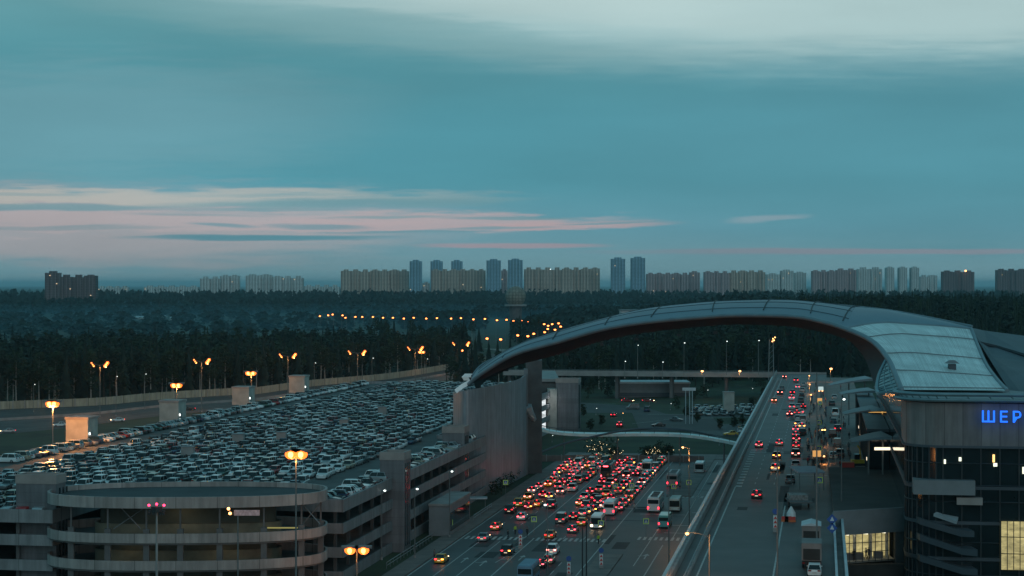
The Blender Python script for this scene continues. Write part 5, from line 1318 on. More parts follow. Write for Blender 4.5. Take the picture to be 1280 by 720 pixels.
# ---------------------------------------------------------------- traffic
UP = -TH                                  # cars drive away from the viewer; front at -y so turn by pi
def road_car(px, py, kind, col, state, z, place, group, rz=None, full=True):
    g = G(px, py, z); L2 = 2.25; q = Vector((g.x+sT*L2, g.y+cT*L2, z+.01))
    return put_car(kind, state, q, (math.pi-TH) if rz is None else rz, col, '%s %s %s' % (col, kind if col != 'yellow' else 'taxi '+kind, place), group, full)
LOW = [(548.5, 705, 'sedan', 'yellow', 'on'), (602, 677.5, 'sedan', 'silver', 'on'), (618, 663.5, 'sedan', 'orange', 'brake'), (632, 695, 'suv', 'black', 'on'), (636, 642.5, 'suv', 'black', 'on'), (650.5, 651, 'hatchback', 'white', 'brake'),
 (647, 634, 'suv', 'yellow', 'on'), (659, 625, 'sedan', 'yellow', 'on'), (670, 634, 'sedan', 'yellow', 'brake'), (684.5, 609, 'hatchback', 'yellow', 'brake'), (687.5, 636, 'suv', 'black', 'on'), (685.5, 674, 'sedan', 'orange', 'on'), (689, 694, 'suv', 'white', 'on'),
 (714.5, 667, 'sedan', 'grey', 'brake'), (726, 658, 'hatchback', 'yellow', 'on'), (674, 711, 'sedan', 'black', 'brake'), (700, 655, 'van', 'grey', 'on'), (660, 637.5, 'sedan', 'red', 'brake'), (664, 617, 'sedan', 'white', 'brake'), (673, 612, 'hatchback', 'silver', 'brake'), (678, 622.5, 'sedan', 'red', 'brake'),
 (692, 600, 'sedan', 'white', 'brake'), (696, 594, 'sedan', 'silver', 'brake'), (701, 589, 'hatchback', 'orange', 'brake'), (706, 584.5, 'sedan', 'white', 'brake'), (711, 580.5, 'sedan', 'red', 'brake'), (722, 583, 'van', 'white', 'on'), (739, 581.5, 'van', 'silver', 'on'), (740, 591, 'suv', 'dark blue', 'on'),
 (719, 592, 'sedan', 'white', 'brake'), (725, 588, 'sedan', 'silver', 'brake'), (714, 597, 'hatchback', 'white', 'brake'), (709, 601.5, 'sedan', 'grey', 'on'), (702.5, 606, 'sedan', 'red', 'brake'), (697, 612, 'sedan', 'beige', 'on'), (722, 604.5, 'suv', 'beige', 'on'), (714, 611, 'suv', 'black', 'brake'), (700, 618, 'sedan', 'silver', 'on'),
 (686, 624.5, 'sedan', 'silver', 'brake'), (737, 618, 'sedan', 'red', 'brake'), (748, 615.5, 'sedan', 'beige', 'on'), (757, 621.5, 'sedan', 'yellow', 'on'), (729.5, 625, 'sedan', 'silver', 'on'), (724, 633, 'hatchback', 'yellow', 'brake'), (747, 631, 'suv', 'black', 'on'), (733, 644, 'sedan', 'silver', 'on'), (741, 641, 'sedan', 'dark blue', 'brake'),
 (716, 650, 'sedan', 'black', 'brake'), (727, 646, 'sedan', 'silver', 'on'), (752, 606, 'hatchback', 'red', 'brake'), (774, 582, 'sedan', 'red', 'brake'), (776, 589, 'sedan', 'white', 'brake'), (784, 578.5, 'sedan', 'red', 'brake'), (782.5, 599, 'suv', 'red', 'on'), (790, 591, 'sedan', 'silver', 'on'), (771, 594, 'hatchback', 'beige', 'brake'), (684, 706, 'hatchback', 'beige', 'brake')]
jam = [AB(G(c[0], c[1])) for c in LOW]+[AB(G(757, 600)), AB(G(757, 594)), AB(G(761, 645)), AB(G(745, 662))]
for a in (-61.5, -58.2, -55, -47.8, -44.3, -40.8):
    b = 398 if a < -50 else 372
    while b < 478:
        if all(abs(a-q[0]) > 2.1 or abs(b-q[1]) > 5.4 for q in jam) and R.random() < .8:
            v = W(a, b); LOW.append((640+v.x/v.y*F, 356+H*F/v.y, R.choice(('sedan', 'sedan', 'hatchback', 'suv', 'van')), R.choice(('white', 'white', 'silver', 'grey', 'black', 'yellow', 'beige', 'red')), R.choice(('on', 'brake', 'brake')))); jam.append((a, b))
            b += 6.2
        else: b += 1.5
LOW.sort(key=lambda c: -c[1])
for i, (px, py, k, c, s) in enumerate(LOW):
    road_car(px, py, k, c, s, 0, 'with lit tail lights on the lower road, %s counted upward' % ('nearest' if i == 0 else od(i)), 'traffic on the lower road', full=py > 620)
ELE = [(948.5, 560, 'sedan', 'grey', 'brake'), (974, 557.5, 'sedan', 'silver', 'brake'), (970.5, 574, 'hatchback', 'red', 'on'), (969, 589.5, 'sedan', 'white', 'brake'), (994.5, 572, 'suv', 'black', 'on'), (994.5, 585.5, 'sedan', 'silver', 'off'), (987.5, 604.5, 'sedan', 'grey', 'off'), (945.5, 624, 'sedan', 'black', 'brake'),
 (994.5, 547, 'sedan', 'grey', 'brake'), (994.5, 540, 'sedan', 'silver', 'brake'), (995.5, 553, 'suv', 'black', 'brake'), (980.5, 473, 'sedan', 'black', 'on'), (977.5, 488, 'sedan', 'grey', 'off'), (975, 493.5, 'suv', 'black', 'on'), (967.5, 503, 'sedan', 'orange', 'on'), (989.5, 500.5, 'suv', 'white', 'brake'),
 (987, 520.5, 'sedan', 'dark blue', 'brake'), (997.5, 511, 'sedan', 'silver', 'off'), (1001, 518, 'sedan', 'white', 'on'), (997, 526, 'hatchback', 'silver', 'off'), (997, 533, 'sedan', 'silver', 'on'), (1002, 497, 'sedan', 'black', 'off'), (1001, 504, 'suv', 'black', 'off'), (1003, 490, 'sedan', 'silver', 'off'), (1004, 483, 'sedan', 'silver', 'off'),
 (1003, 545, 'suv', 'black', 'off'), (1002.5, 536, 'sedan', 'white', 'brake'), (1003.5, 529, 'van', 'silver', 'off'), (995, 561, 'sedan', 'red', 'brake'), (1004, 511, 'sedan', 'black', 'brake'), (990, 512, 'suv', 'silver', 'on'), (996, 519, 'sedan', 'grey', 'brake'), (990.5, 493, 'sedan', 'black', 'on'), (997, 486, 'sedan', 'white', 'on'), (995, 478, 'suv', 'grey', 'on'),
 (1041, 548, 'van', 'black', 'off'), (1047, 540, 'suv', 'red', 'on'), (1042, 530, 'sedan', 'grey', 'off'), (1044, 520, 'van', 'white', 'off'), (1040, 508, 'suv', 'black', 'off'), (1043, 499, 'sedan', 'silver', 'off'), (1047, 560, 'van', 'grey', 'off'), (1050, 572, 'suv', 'black', 'off'), (1042, 574, 'sedan', 'white', 'off')]
ELE.sort(key=lambda c: -c[1])
for i, (px, py, k, c, s) in enumerate(ELE):
    road_car(px, py, k, c, s, ZE, 'on the elevated drop-off road, %s car up the ramp' % ('nearest' if i == 0 else od(i)), 'traffic on the elevated road', full=py > 550)
c = road_car(1018, 722, 'hatchback', 'white', 'off', ZE, 'parked behind the lorries at the bottom right', 'vehicles at the right kerb')
REAR = [(774, 534, 'suv', 'red', 'brake'), (784, 503, 'sedan', 'red', 'brake'), (810, 503, 'sedan', 'red', 'on'), (790, 512, 'van', 'grey', 'off'), (808, 515, 'van', 'dark blue', 'off'), (822, 534, 'sedan', 'black', 'off'), (845, 527, 'sedan', 'grey', 'off'), (913, 545, 'sedan', 'yellow', 'off'), (925, 541, 'sedan', 'white', 'off'), (932, 537, 'sedan', 'green', 'off'), (766, 521, 'sedan', 'black', 'on')]
for i, (px, py, k, c, s) in enumerate(REAR):
    road_car(px, py, k, c, s, 0, 'in the yard beyond the white walkway, %s' % ['red-lit near the walkway', 'far left of a pair', 'far right of a pair', 'left of two vans', 'right of two vans', 'dark one right of centre', 'beside the gantry posts', 'by the elevated road', 'second by the elevated road', 'third by the elevated road', 'on the grass edge'][i], 'cars in the rear yard', rz=R.choice((1.2, math.pi-TH, -1.4)) if i not in (0,) else None, full=False)
# highway cars
for i, (px, py, c) in enumerate(((147, 527, 'white'), (10, 541, 'silver'), (75, 533, 'white'), (498, 486, 'white'), (236, 513, 'black'))):
    g = G(px, py); put_car('suv' if i == 3 else 'sedan', 'on', Vector((g.x, g.y, .02)), -1.25, PAINT and c, '%s car driving on the left highway, %s' % (c, ['between the first two tall lamps', 'at the left picture edge', 'second from the left edge', 'nearest the arch', 'beside the second stair cube'][i]), 'cars on the highway', full=False)

# buses and vans
def make_bus(name, label, cat, loc, rz, L_, w, h, m, roofm, group=None, lit=False, roofunits=True, brake=False):
    hw, hl = w/2, L_/2
    root = thing(name, loc, label, cat, group, rz)
    def loc_build(mb, nm, mm, par=root):
        o = MB.build(mb, nm, mm); o.parent = par; return o
    mb = MB(); rings = []
    for y, k, t in ((-hl, .94, .94), (-hl+.25, 1, 1), (hl-.2, 1, 1), (hl, .96, .96)):
        W_ = hw*k; T = h*t
        rings.append([(-W_, y, .35), (-W_, y, T-.3), (-W_*.88, y, T), (W_*.88, y, T), (W_, y, T-.3), (W_, y, .35)])
    mb.loft(rings); loc_build(mb, 'body', m)
    mb = MB(); mb.box(-hw-.015, hw+.015, -hl+.5, hl-.6, h*.46, h*.80); mb.box(-hw*.86, hw*.86, hl-.05, hl+.02, h*.58, h*.84); mb.box(-hw*.9, hw*.9, -hl-.02, -hl+.05, h*.38, h*.84); loc_build(mb, 'windows', M['cglass'])
    for sx in (-1, 1):
        for y in (-hl*.62, hl*.55): mb = MB(); mb.tube([(sx*hw*.82, y, .48), (sx*hw*1.02, y, .48)], .48, 0, 12); loc_build(mb, 'wheel', M['tyre'])
        mb = MB(); mb.box(sx*hw*.85-.13, sx*hw*.85+.13, hl-.02, hl+.06, .75, 1.15); loc_build(mb, 'taillight', M['brake'] if brake else M['tail'])
        mb = MB(); mb.box(sx*hw*.8-.2, sx*hw*.8+.2, -hl-.06, -hl+.02, .6, .85); loc_build(mb, 'headlight', M['lampoff'] if not lit else M['head'])
    if roofunits:
        for k in range(3): y = -hl*.6+k*hl*.55; mb = MB(); mb.box(-hw*.55, hw*.55, y, y+1.4, h, h+.18); loc_build(mb, 'roof_unit', roofm)
    if brake: mb = MB(); mb.box(-hw*.45, hw*.45, hl+.02, hl+.07, h*.86, h*.93); loc_build(mb, 'brake_strip', M['brake'])
    return root
def onr(px, py, L_, z=0): g = G(px, py, z); return Vector((g.x+sT*L_/2, g.y+cT*L_/2, z+.01))
PW = PAINT['white']
RZ = math.pi-TH
make_bus('bus', 'white city bus with grey roof units and red rear lights on the lower road', 'bus', onr(816.5, 641, 11.5), RZ, 11.5, 2.5, 3.1, PW, M['concd'], 'buses and vans')
make_bus('bus', 'pinkish white bus ahead of the roof-unit bus on the lower road', 'bus', onr(840, 609, 11), RZ, 11, 2.5, 3.0, mat('pink_bus', (.5, .42, .42), .4), M['greyb'], 'buses and vans')
make_bus('bus', 'dark coach with a bright red high brake light in the queue', 'coach', onr(757, 600, 12), RZ, 12, 2.5, 3.6, PAINT['black'], M['concd'], 'buses and vans', brake=True)
make_bus('minibus', 'white long minibus right of the queue near the yellow taxi', 'minibus', onr(761, 645, 7.5), RZ, 7.5, 2.2, 2.8, PW, M['greyb'], 'buses and vans', roofunits=False)
make_bus('minibus', 'white minibus with headlights on facing the viewer by the crossing sign', 'minibus', onr(745, 662, 6), -TH, 6, 2.1, 2.6, PW, M['greyb'], 'buses and vans', lit=True, roofunits=False)
make_bus('van', 'pale teal van beside the white roof-unit bus', 'van', onr(829.5, 661, 6.2), RZ, 6.2, 2.1, 2.5, PAINT['teal'], M['greyb'], 'buses and vans', roofunits=False)
make_bus('van', 'pale van with a dark roof band right of the white bus', 'van', onr(843, 640, 6.5), -TH, 6.5, 2.2, 2.7, mat('pale_green_paint', (.5, .62, .6), .4), M['greyb'], 'buses and vans', roofunits=False)
make_bus('van', 'white box van parked in the middle near the tan wall', 'van', onr(808, 592, 6), -TH, 6, 2.2, 3.0, PW, M['greyb'], 'buses and vans', roofunits=False)
make_bus('van', 'white small van near the tan wall by the right lanes', 'van', onr(874, 592, 5.5), -TH, 5.5, 2.2, 2.7, PW, M['greyb'], 'buses and vans', roofunits=False)
# blue-roofed lorry at the bottom
g = onr(656, 733, 7); rt = make_bus('lorry', 'lorry with a plain blue-grey box entering at the bottom of the lower road', 'lorry', g, RZ, 7.5, 2.4, 3.2, mat('blue_box', (.14, .25, .34), .5), M['greyb'], 'buses and vans', roofunits=False)
# lorries at the right kerb
def lorry(px, py, label, tilt):
    g = onr(px, py, 7.5, ZE); root = thing('lorry', g, label, 'lorry', 'vehicles at the right kerb', RZ)
    def lb(mb, nm, mm): o = mb.build(nm, mm); o.parent = root
    mb = MB(); mb.box(-1.25, 1.25, -1.2, 3.7, 1.1, 3.3); lb(mb, 'cargo_box', mat('lorry_box', (.22, .19, .18), .7))
    mb = MB(); mb.loft([[(-1.15, -3.6, .6), (-1.15, -3.4, 2.0), (-1.1, -2.9, 2.5), (-1.1, -1.4, 2.5), (-1.15, -1.4, .6)], [(1.15, -3.6, .6), (1.15, -3.4, 2.0), (1.1, -2.9, 2.5), (1.1, -1.4, 2.5), (1.15, -1.4, .6)]]); lb(mb, 'cab', M['conclight'])
    mb = MB(); mb.box(-1.2, 1.2, -3.4, 3.6, .6, 1.05); lb(mb, 'chassis', M['dark'])
    mb = MB(); mb.box(-1.05, 1.05, 3.7, 3.76, 1.2, 2.6); lb(mb, 'rear_opening', M['dark'])
    for sx in (-1, 1):
        for y in (-2.6, 2.2): mb = MB(); mb.tube([(sx*.95, y, .5), (sx*1.2, y, .5)], .5, 0, 12); lb(mb, 'wheel', M['tyre'])
        mb = MB(); mb.box(sx*1.0-.15, sx*1.0+.15, 3.7, 3.78, .7, .9); lb(mb, 'taillight', M['tailoff'])
    if tilt: mb = MB(); mb.loft([[(-1.35, -1.3, 3.3), (0, -1.3, 3.7), (1.35, -1.3, 3.3)], [(-1.35, 3.9, 3.3), (0, 3.9, 3.7), (1.35, 3.9, 3.3)]]); lb(mb, 'tarpaulin', M['canopy'])
lorry(1014, 688, 'dark open-backed lorry with a pale tarpaulin roof at the right kerb', True)
lorry(1014.5, 712, 'brown-grey box lorry at the right kerb behind the tarpaulin lorry', False)
# grey flat canopy over the kerb and clutter
a = G(1012, 612, ZE+.15)
root = thing('kerb_canopy', a, 'flat pale grey canopy on posts over the drop-off kerb', 'canopy')
MB().box(a.x-2.3, a.x+2.5, a.y-2, a.y+9, ZE+3.2, ZE+3.4).build('roof', mat('canopy_grey', (.26, .28, .33), .6), root)
mb = MB(); [mb.tube([(a.x+sx, a.y+sy, ZE+.15), (a.x+sx, a.y+sy, ZE+3.2)], .09) for sx in (-2, 2.2) for sy in (-1.5, 8)]; mb.build('post', M['polem'], root)
a = G(1005, 640, ZE)
root = thing('works_trailer', a, 'pale works trailer and hoarding at the kerb below the grey canopy', 'trailer')
mb = MB(); mb.box(a.x-1.6, a.x+1.9, a.y+3, a.y+9, ZE+1.0, ZE+1.25); mb.build('bed', M['concd'], root)
mb = MB(); mb.box(a.x-1.4, a.x+1.5, a.y+5, a.y+8.6, ZE+1.25, ZE+2.1); mb.build('load', mat('load_grey', (.26, .24, .23), .8, var=.5, scale=2), root)
mb = MB(); [mb.tube([(a.x+sx-.1, a.y+6, ZE+.45), (a.x+sx+.1, a.y+6, ZE+.45)], .45, 0, 10) for sx in (-1.5, 1.7)]; mb.build('wheel', M['tyre'], root)

# ---------------------------------------------------------------- signs, bollards, poles
def crossing_sign(px, py, base, z, label):
    g = G(px, base, z); D = g.y; zt = z+(base-py)*D/F; root = thing('crossing_sign', g, label, 'road sign', 'pedestrian crossing signs')
    MB().tube([g, Vector((g.x, g.y, zt+.5))], .05, 0, 6).build('pole', M['polem'], root)
    pl_ = MB().box(g.x-.52, g.x+.52, g.y-.1, g.y-.05, zt-.52, zt+.52).build('border_plate', M['signyel'], root)
    MB().box(g.x-.36, g.x+.36, g.y-.115, g.y-.101, zt-.36, zt+.36).build('blue_plate', M['signblue'], root)
    mb = MB(); y = g.y-.12; mb.add([(g.x-.3, y, zt-.28), (g.x+.3, y, zt-.28), (g.x, y, zt+.28)], [(0, 1, 2)]); mb.build('triangle', M['signwhite'], root)
    mb = MB(); y = g.y-.128; mb.tube([(g.x, y, zt+.02), (g.x, y, zt-.12)], .03, 0, 4); mb.tube([(g.x, y, zt-.12), (g.x+.09, y, zt-.24)], .02, 0, 4); mb.tube([(g.x, y, zt-.12), (g.x-.08, y, zt-.24)], .02, 0, 4); mb.sphere((g.x, y, zt+.07), .035, nu=5, nv=4); mb.build('walking_figure', M['tyre'], root)
for px, py, bs, lb in ((632, 603, 628, 'at the foot of the pylon'), (562.5, 653, 668, 'at the left kerb before the crossing'), (667.5, 649, 668, 'on the median left of the grey van'), (769, 607, 632, 'left of two behind the queue'), (789.5, 607, 632, 'right of two behind the queue'), (751, 654, 671, 'over the headlit minibus'), (807.5, 651.5, 672, 'left of the white bus'), (861, 603, 632, 'right of the pinkish bus'), (842, 608, 632, 'on the rear of the pinkish bus lane')):
    crossing_sign(px, py, bs, 0, 'square pedestrian crossing sign with a bright border, %s' % lb)
for px, py, bs, lb in ((1024.5, 600, 622, 'beside the grey kerb canopy'), (1024, 560.5, 580, 'in the drop-off crowd, near one'), (1024, 528, 548, 'in the drop-off crowd, middle one'), (1025, 503.5, 520, 'in the drop-off crowd, far lit one')):
    crossing_sign(px, py, bs, ZE+.15, 'square pedestrian crossing sign with a bright border, %s' % lb)
def bollard(px, py, base, z, label):
    g = G(px, base, z); D = g.y; root = thing('chevron_bollard', g, label, 'bollard', 'red and white island bollards')
    MB().box(g.x-.35, g.x+.35, g.y-.3, g.y+.3, z, z+.6).build('base', M['conc'], root)
    for k in range(3): MB().box(g.x-.28, g.x+.28, g.y-.12, g.y, z+.6+k*.62, z+1.2+k*.62-.02).build('white_plate', M['signwhite'], root)
    for k in range(3): mb = MB(); zz_ = z+.62+k*.62; y = g.y-.13; mb.add([(g.x-.26, y, zz_+.04), (g.x+.26, y, zz_+.04), (g.x, y, zz_+.5)], [(0, 1, 2)]); mb.build('red_arrow', M['signred'], root)
    mb = MB(); c = Vector((g.x, g.y-.1, z+3.0)); mb.add([(c.x+.42*math.cos(t), c.y, c.z+.42*math.sin(t)) for t in [2*math.pi*i/16 for i in range(16)]]+[(c.x+.42*math.cos(t), c.y+.06, c.z+.42*math.sin(t)) for t in [2*math.pi*i/16 for i in range(16)]], [tuple(range(16)), tuple(range(31, 15, -1))]+[(i, (i+1) % 16, 16+(i+1) % 16, 16+i) for i in range(16)]); mb.build('round_plate', M['signblue'], root)
    MB().tube([g, g+Vector((0, 0, 3.2))], .05).build('pole', M['polem'], root)
bollard(650.5, 665, 686, 0, 'red and white arrow bollard with a blue disc on the left median nose')
bollard(751.5, 700, 711, 0, 'red and white arrow bollard with a blue disc on the right island nose')
bollard(969, 650, 665, ZE, 'red and white arrow bollard with a blue disc on the elevated road')
bollard(711, 720, 722, 0, 'red and white arrow bollard with a blue disc at the bottom edge')
g = G(1040, 668, ZE+1.2)
root = thing('direction_sign', g, 'blue diamond arrow signs on the end of the pale ramp wall', 'road sign')
for k in range(2):
    zc_ = g.z+.9+k*1.2; MB().add([(g.x, g.y-.1, zc_+.75), (g.x-.75, g.y-.1, zc_), (g.x, g.y-.1, zc_-.75), (g.x+.75, g.y-.1, zc_), (g.x, g.y, zc_+.75), (g.x-.75, g.y, zc_), (g.x, g.y, zc_-.75), (g.x+.75, g.y, zc_)], [(0,1,2,3),(7,6,5,4),(0,4,5,1),(1,5,6,2),(2,6,7,3),(3,7,4,0)]).build('blue_plate', M['signblue'], root)
    MB().add([(g.x-.3, g.y-.11, zc_-.2), (g.x+.3, g.y-.11, zc_-.2), (g.x, g.y-.11, zc_+.4)], [(0, 1, 2)]).build('arrow', M['signwhite'], root)
MB().tube([g, g+Vector((0, 0, 1.2))], .06).build('pole', M['polem'], root)
# slim poles
for i, (px, hd, bs, z, of, m_, mast, lb) in enumerate(((378.5, 505, 732, 0, (), 'coolamp', 'polem', 'x'), (477, 614, 700, 0, (4,), 'coolamp', 'polem', 'in front of the middle stair tower'), (477.5, 632, 720, 0, (0,), 'coolamp', 'polem', 'x'), (518.5, 612, 698, 0, (3,), 'coolamp', 'polem', 'right of the middle stair tower'), (562, 590, 672, 0, (3,), 'coolamp', 'polem', 'at the left kerb sign'),
      (733, 655, 728, 0, (), 'coolamp', 'poledark', 'x'), (728.5, 660, 728, 0, (), 'coolamp', 'poledark', 'x'), (836, 565, 722, 0, (), 'coolamp', 'polem', 'x'), (684.5, 632, 724, 0, (-3,), 'coolamp', 'polem', 'on the lower road median'), (861.5, 560, 664, 0, (-8,), 'warmlamp', 'polem', 'warm one before the elevated road, far'), (887, 668, 738, ZE, (-28,), 'warmlamp', 'polem', 'warm long-armed one at the left parapet'),
      (970, 590, 725, ZE, (), 'coolamp', 'polem', 'x'), (1052, 500, 722, 0, (3,), 'coolamp', 'polem', 'very tall one in front of the podium'), (1018.5, 470, 690, ZE, (), 'coolamp', 'polem', 'x'))):
    if lb == 'x': continue
    lamp(px, bs, hd, of, 'slim street pole, %s' % lb, 'slim poles around the forecourt', z=z, m=m_, hs=.22, r=.09, mast=mast, light=1600 if m_ == 'warmlamp' else 0)
for px, hd, bs, z, mast, lb in ((733, 652, 735, 0, 'poledark', 'right one of the dark pair on the lower island'), (728, 655, 735, 0, 'poledark', 'left one of the dark pair on the lower island'), (836, 565, 735, 0, 'polem', 'tall grey one right of the white bus'), (972, 560, 735, ZE, 'polem', 'thin one on the elevated road'), (1021, 465, 700, ZE, 'polem', 'thin tall one at the drop-off kerb')):
    g = G(px, bs, z); h = (bs-hd)*g.y/F; root = thing('mast_pole', g, 'bare slim mast, %s' % lb, 'pole', 'bare slim masts')
    MB().tube([g, g+Vector((0, 0, h))], .12, 0, 8, .08).build('pole', M[mast], root); MB().tube([g, g+Vector((0, 0, .4))], .25, 0, 8).build('pole_base', M['conc'], root)
# guard rails by the annexe
for a_, b0_, b1_, lb in ((-67.0, 352, 372, 'pale handrail on the verge before the second stair tower'), (-69.5, 290, 326, 'pale handrail on the verge in front of the car park')):
    root = thing('handrail', W(a_, b0_, 0), lb, 'railing'); mb = MB(); mb.tube([W(a_, b0_, 1.1), W(a_, b1_, 1.1)], .06, 0, 5); mb.tube([W(a_, b0_, .6), W(a_, b1_, .6)], .05, 0, 5)
    b_ = b0_
    while b_ <= b1_: mb.tube([W(a_, b_, 0), W(a_, b_, 1.1)], .05, 0, 4); b_ += 2.5
    mb.build('rail', M['metal'], root)
# traffic cones / barriers on the elevated road
for i, (px, py) in enumerate(((985, 652), (990, 652.5), (981, 652))):
    g = G(px, py, ZE); root = thing('road_barrier', g, 'orange plastic road barrier right of the elevated bollard, %s' % ['middle', 'right', 'left'][i], 'barrier', 'orange barriers on the elevated road')
    MB().box(g.x-.55, g.x+.55, g.y-.15, g.y+.15, ZE, ZE+.3).build('base', M['orange'], root); MB().box(g.x-.5, g.x+.5, g.y-.08, g.y+.08, ZE+.3, ZE+.8).build('panel', M['signred'], root)
g = G(989, 646, ZE); root = thing('white_bag', g, 'white plastic-covered heap beside the orange barriers', 'covered heap'); MB().loft([[(g.x+r_*math.cos(t)*(1+.1*math.sin(5*t)), g.y+r_*math.sin(t), z_) for t in [2*math.pi*i/10 for i in range(10)]] for z_, r_ in ((ZE, .75), (ZE+.6, .7), (ZE+1.1, .4), (ZE+1.6, .12))]).build('cover', M['signwhite'], root)

# ---------------------------------------------------------------- people
def make_person(seed, m_top, hv=False):
    """one skinned figure, standing or mid stride"""
    rr = random.Random(seed); st = rr.uniform(.05, .3)
    J = {'pel': (0, 0, .95), 'chest': (0, 0, 1.3), 'neck': (0, 0, 1.48), 'head': (0, -.02, 1.62), 'top': (0, -.02, 1.74),
         'hl': (-.1, 0, .9), 'kl': (-.11, -st*.6, .5), 'fl': (-.11, -st*.4, .06), 'tl': (-.11, -st*.4-.16, .04), 'hr': (.1, 0, .9), 'kr': (.11, st*.3, .5), 'fr': (.11, st, .08), 'tr': (.11, st-.15, .04),
         'sl': (-.2, 0, 1.42), 'el': (-.26, .04, 1.13), 'wl': (-.27, -.1, .88), 'sr': (.2, 0, 1.42), 'er': (.26, .03, 1.13), 'wr': (.27, -.12, .9)}
    rad = dict(pel=.15, chest=.16, neck=.06, head=.105, top=.07, hl=.1, kl=.065, fl=.05, tl=.04, hr=.1, kr=.065, fr=.05, tr=.04, sl=.07, el=.05, wl=.04, sr=.07, er=.05, wr=.04)
    E = [('pel', 'chest'), ('chest', 'neck'), ('neck', 'head'), ('head', 'top'), ('pel', 'hl'), ('hl', 'kl'), ('kl', 'fl'), ('fl', 'tl'), ('pel', 'hr'), ('hr', 'kr'), ('kr', 'fr'), ('fr', 'tr'), ('chest', 'sl'), ('sl', 'el'), ('el', 'wl'), ('chest', 'sr'), ('sr', 'er'), ('er', 'wr')]
    ks = list(J); me = bpy.data.meshes.new('figure'); me.from_pydata([J[k] for k in ks], [(ks.index(a), ks.index(b)) for a, b in E], [])
    ob = bpy.data.objects.new('body', me); C.objects.link(ob)
    md = ob.modifiers.new('skin', 'SKIN'); 
    for i, k in enumerate(ks): me.skin_vertices[0].data[i].radius = (rad[k], rad[k]); 
    me.skin_vertices[0].data[0].use_root = True
    ob.modifiers.new('sub', 'SUBSURF').levels = 1
    bpy.context.view_layer.update()
    m2 = bpy.data.meshes.new_from_object(ob.evaluated_get(bpy.context.evaluated_depsgraph_get())); bpy.data.objects.remove(ob)
    m2.materials.clear(); m2.materials.append(m_top); m2.materials.append(M['skin']); m2.materials.append(M['cloth'])
    for p in m2.polygons: p.material_index = 1 if p.center.z > 1.5 else (0 if p.center.z > .93 else 2); p.use_smooth = True
    root = thing('person', (0, 0, 0), 'x', 'person'); b = bpy.data.objects.new('body', m2); C.objects.link(b); b.parent = root
    hr = MB().sphere((0, .01, 1.70), .112, nu=8, nv=6, sz=.8).build('hair', M['dark'], root)
    return register(root)
CL = [('dark', M['cloth']), ('grey', mat('grey_clothes', (.12, .12, .13), .9)), ('pale', mat('pale_clothes', (.4, .38, .35), .9)), ('blue', mat('blue_clothes', (.05, .08, .16), .9)), ('red', mat('red_clothes', (.3, .04, .04), .9)), ('hi-viz yellow', M['hiviz'])]
PP = [(c, make_person(i, m)) for i, (c, m) in enumerate(CL)]
spots = [(748, 680, 0, 5, 'standing by the crossing in the lower road'), (644, 668, 0, 5, 'standing on the left median nose')]
for i, (px, py, z, k, lb) in enumerate(spots): dup(PP[k][1], G(px, py, z), .4, 'person in a hi-viz yellow top %s' % lb, 'traffic wardens')
PLB = ['walking left of the white bus, nearest of three', 'walking left of the white bus, middle one', 'walking left of the white bus, farthest', 'near the left median nose bollard', 'between the median nose and the orange taxi', 'on the left pavement by the yellow taxi', 'under the right one of two crossing signs', 'standing alone on the lane left of the white bus', 'beside the pinkish bus']
for i, (px, py) in enumerate(((780, 628), (783, 622), (786, 617), (635, 674), (659, 671), (543, 700), (790, 612), (793, 640), (850, 612))):
    k = R.randrange(3); dup(PP[k][1], G(px, py, .01), R.uniform(0, 6.28), 'person in %s clothes, %s' % (PP[k][0], PLB[i]), 'people on the lower road')
for i, x_ in enumerate((3.4, 5.6, 6.2)): u = ROOM+ed*x_; dup(PP[0][1], (u.x, u.y+1.0+.4*i, 4.61), i*1.3, 'dark silhouetted person in the lit yellow room, %s' % ['left one', 'middle one', 'right one'][i], 'people in the lit room')
crowd = []
for i in range(96):
    py = 484+ (i/96)**.8*104; g = G(1022, py, ZE+.15); b_ = AB(g)[1]; aa = R.uniform(-3.4, 1.0) if R.random() < .75 else R.uniform(2, 6.5)
    crowd.append((b_, aa))
crowd.sort()
for i, (b_, aa) in enumerate(crowd):
    k = R.choice((0, 0, 1, 1, 2, 2, 3, 4)); g = W(aa, b_, ZE+.15); 
    dup(PP[k][1], g, R.uniform(0, 6.28), 'person in %s clothes on the crowded drop-off kerb, %s from the near end' % (PP[k][0], 'first' if i == 0 else od(i)), 'people on the drop-off kerb')
for c, r_ in PP:
    for ch, gs in KIDS[r_.name]: bpy.data.objects.remove(ch)
    bpy.data.objects.remove(r_)
for r_ in PROTOS:
    for ch, gs in KIDS[r_.name]:
        for g_ in gs: bpy.data.objects.remove(g_)
        bpy.data.objects.remove(ch)
    bpy.data.objects.remove(r_)

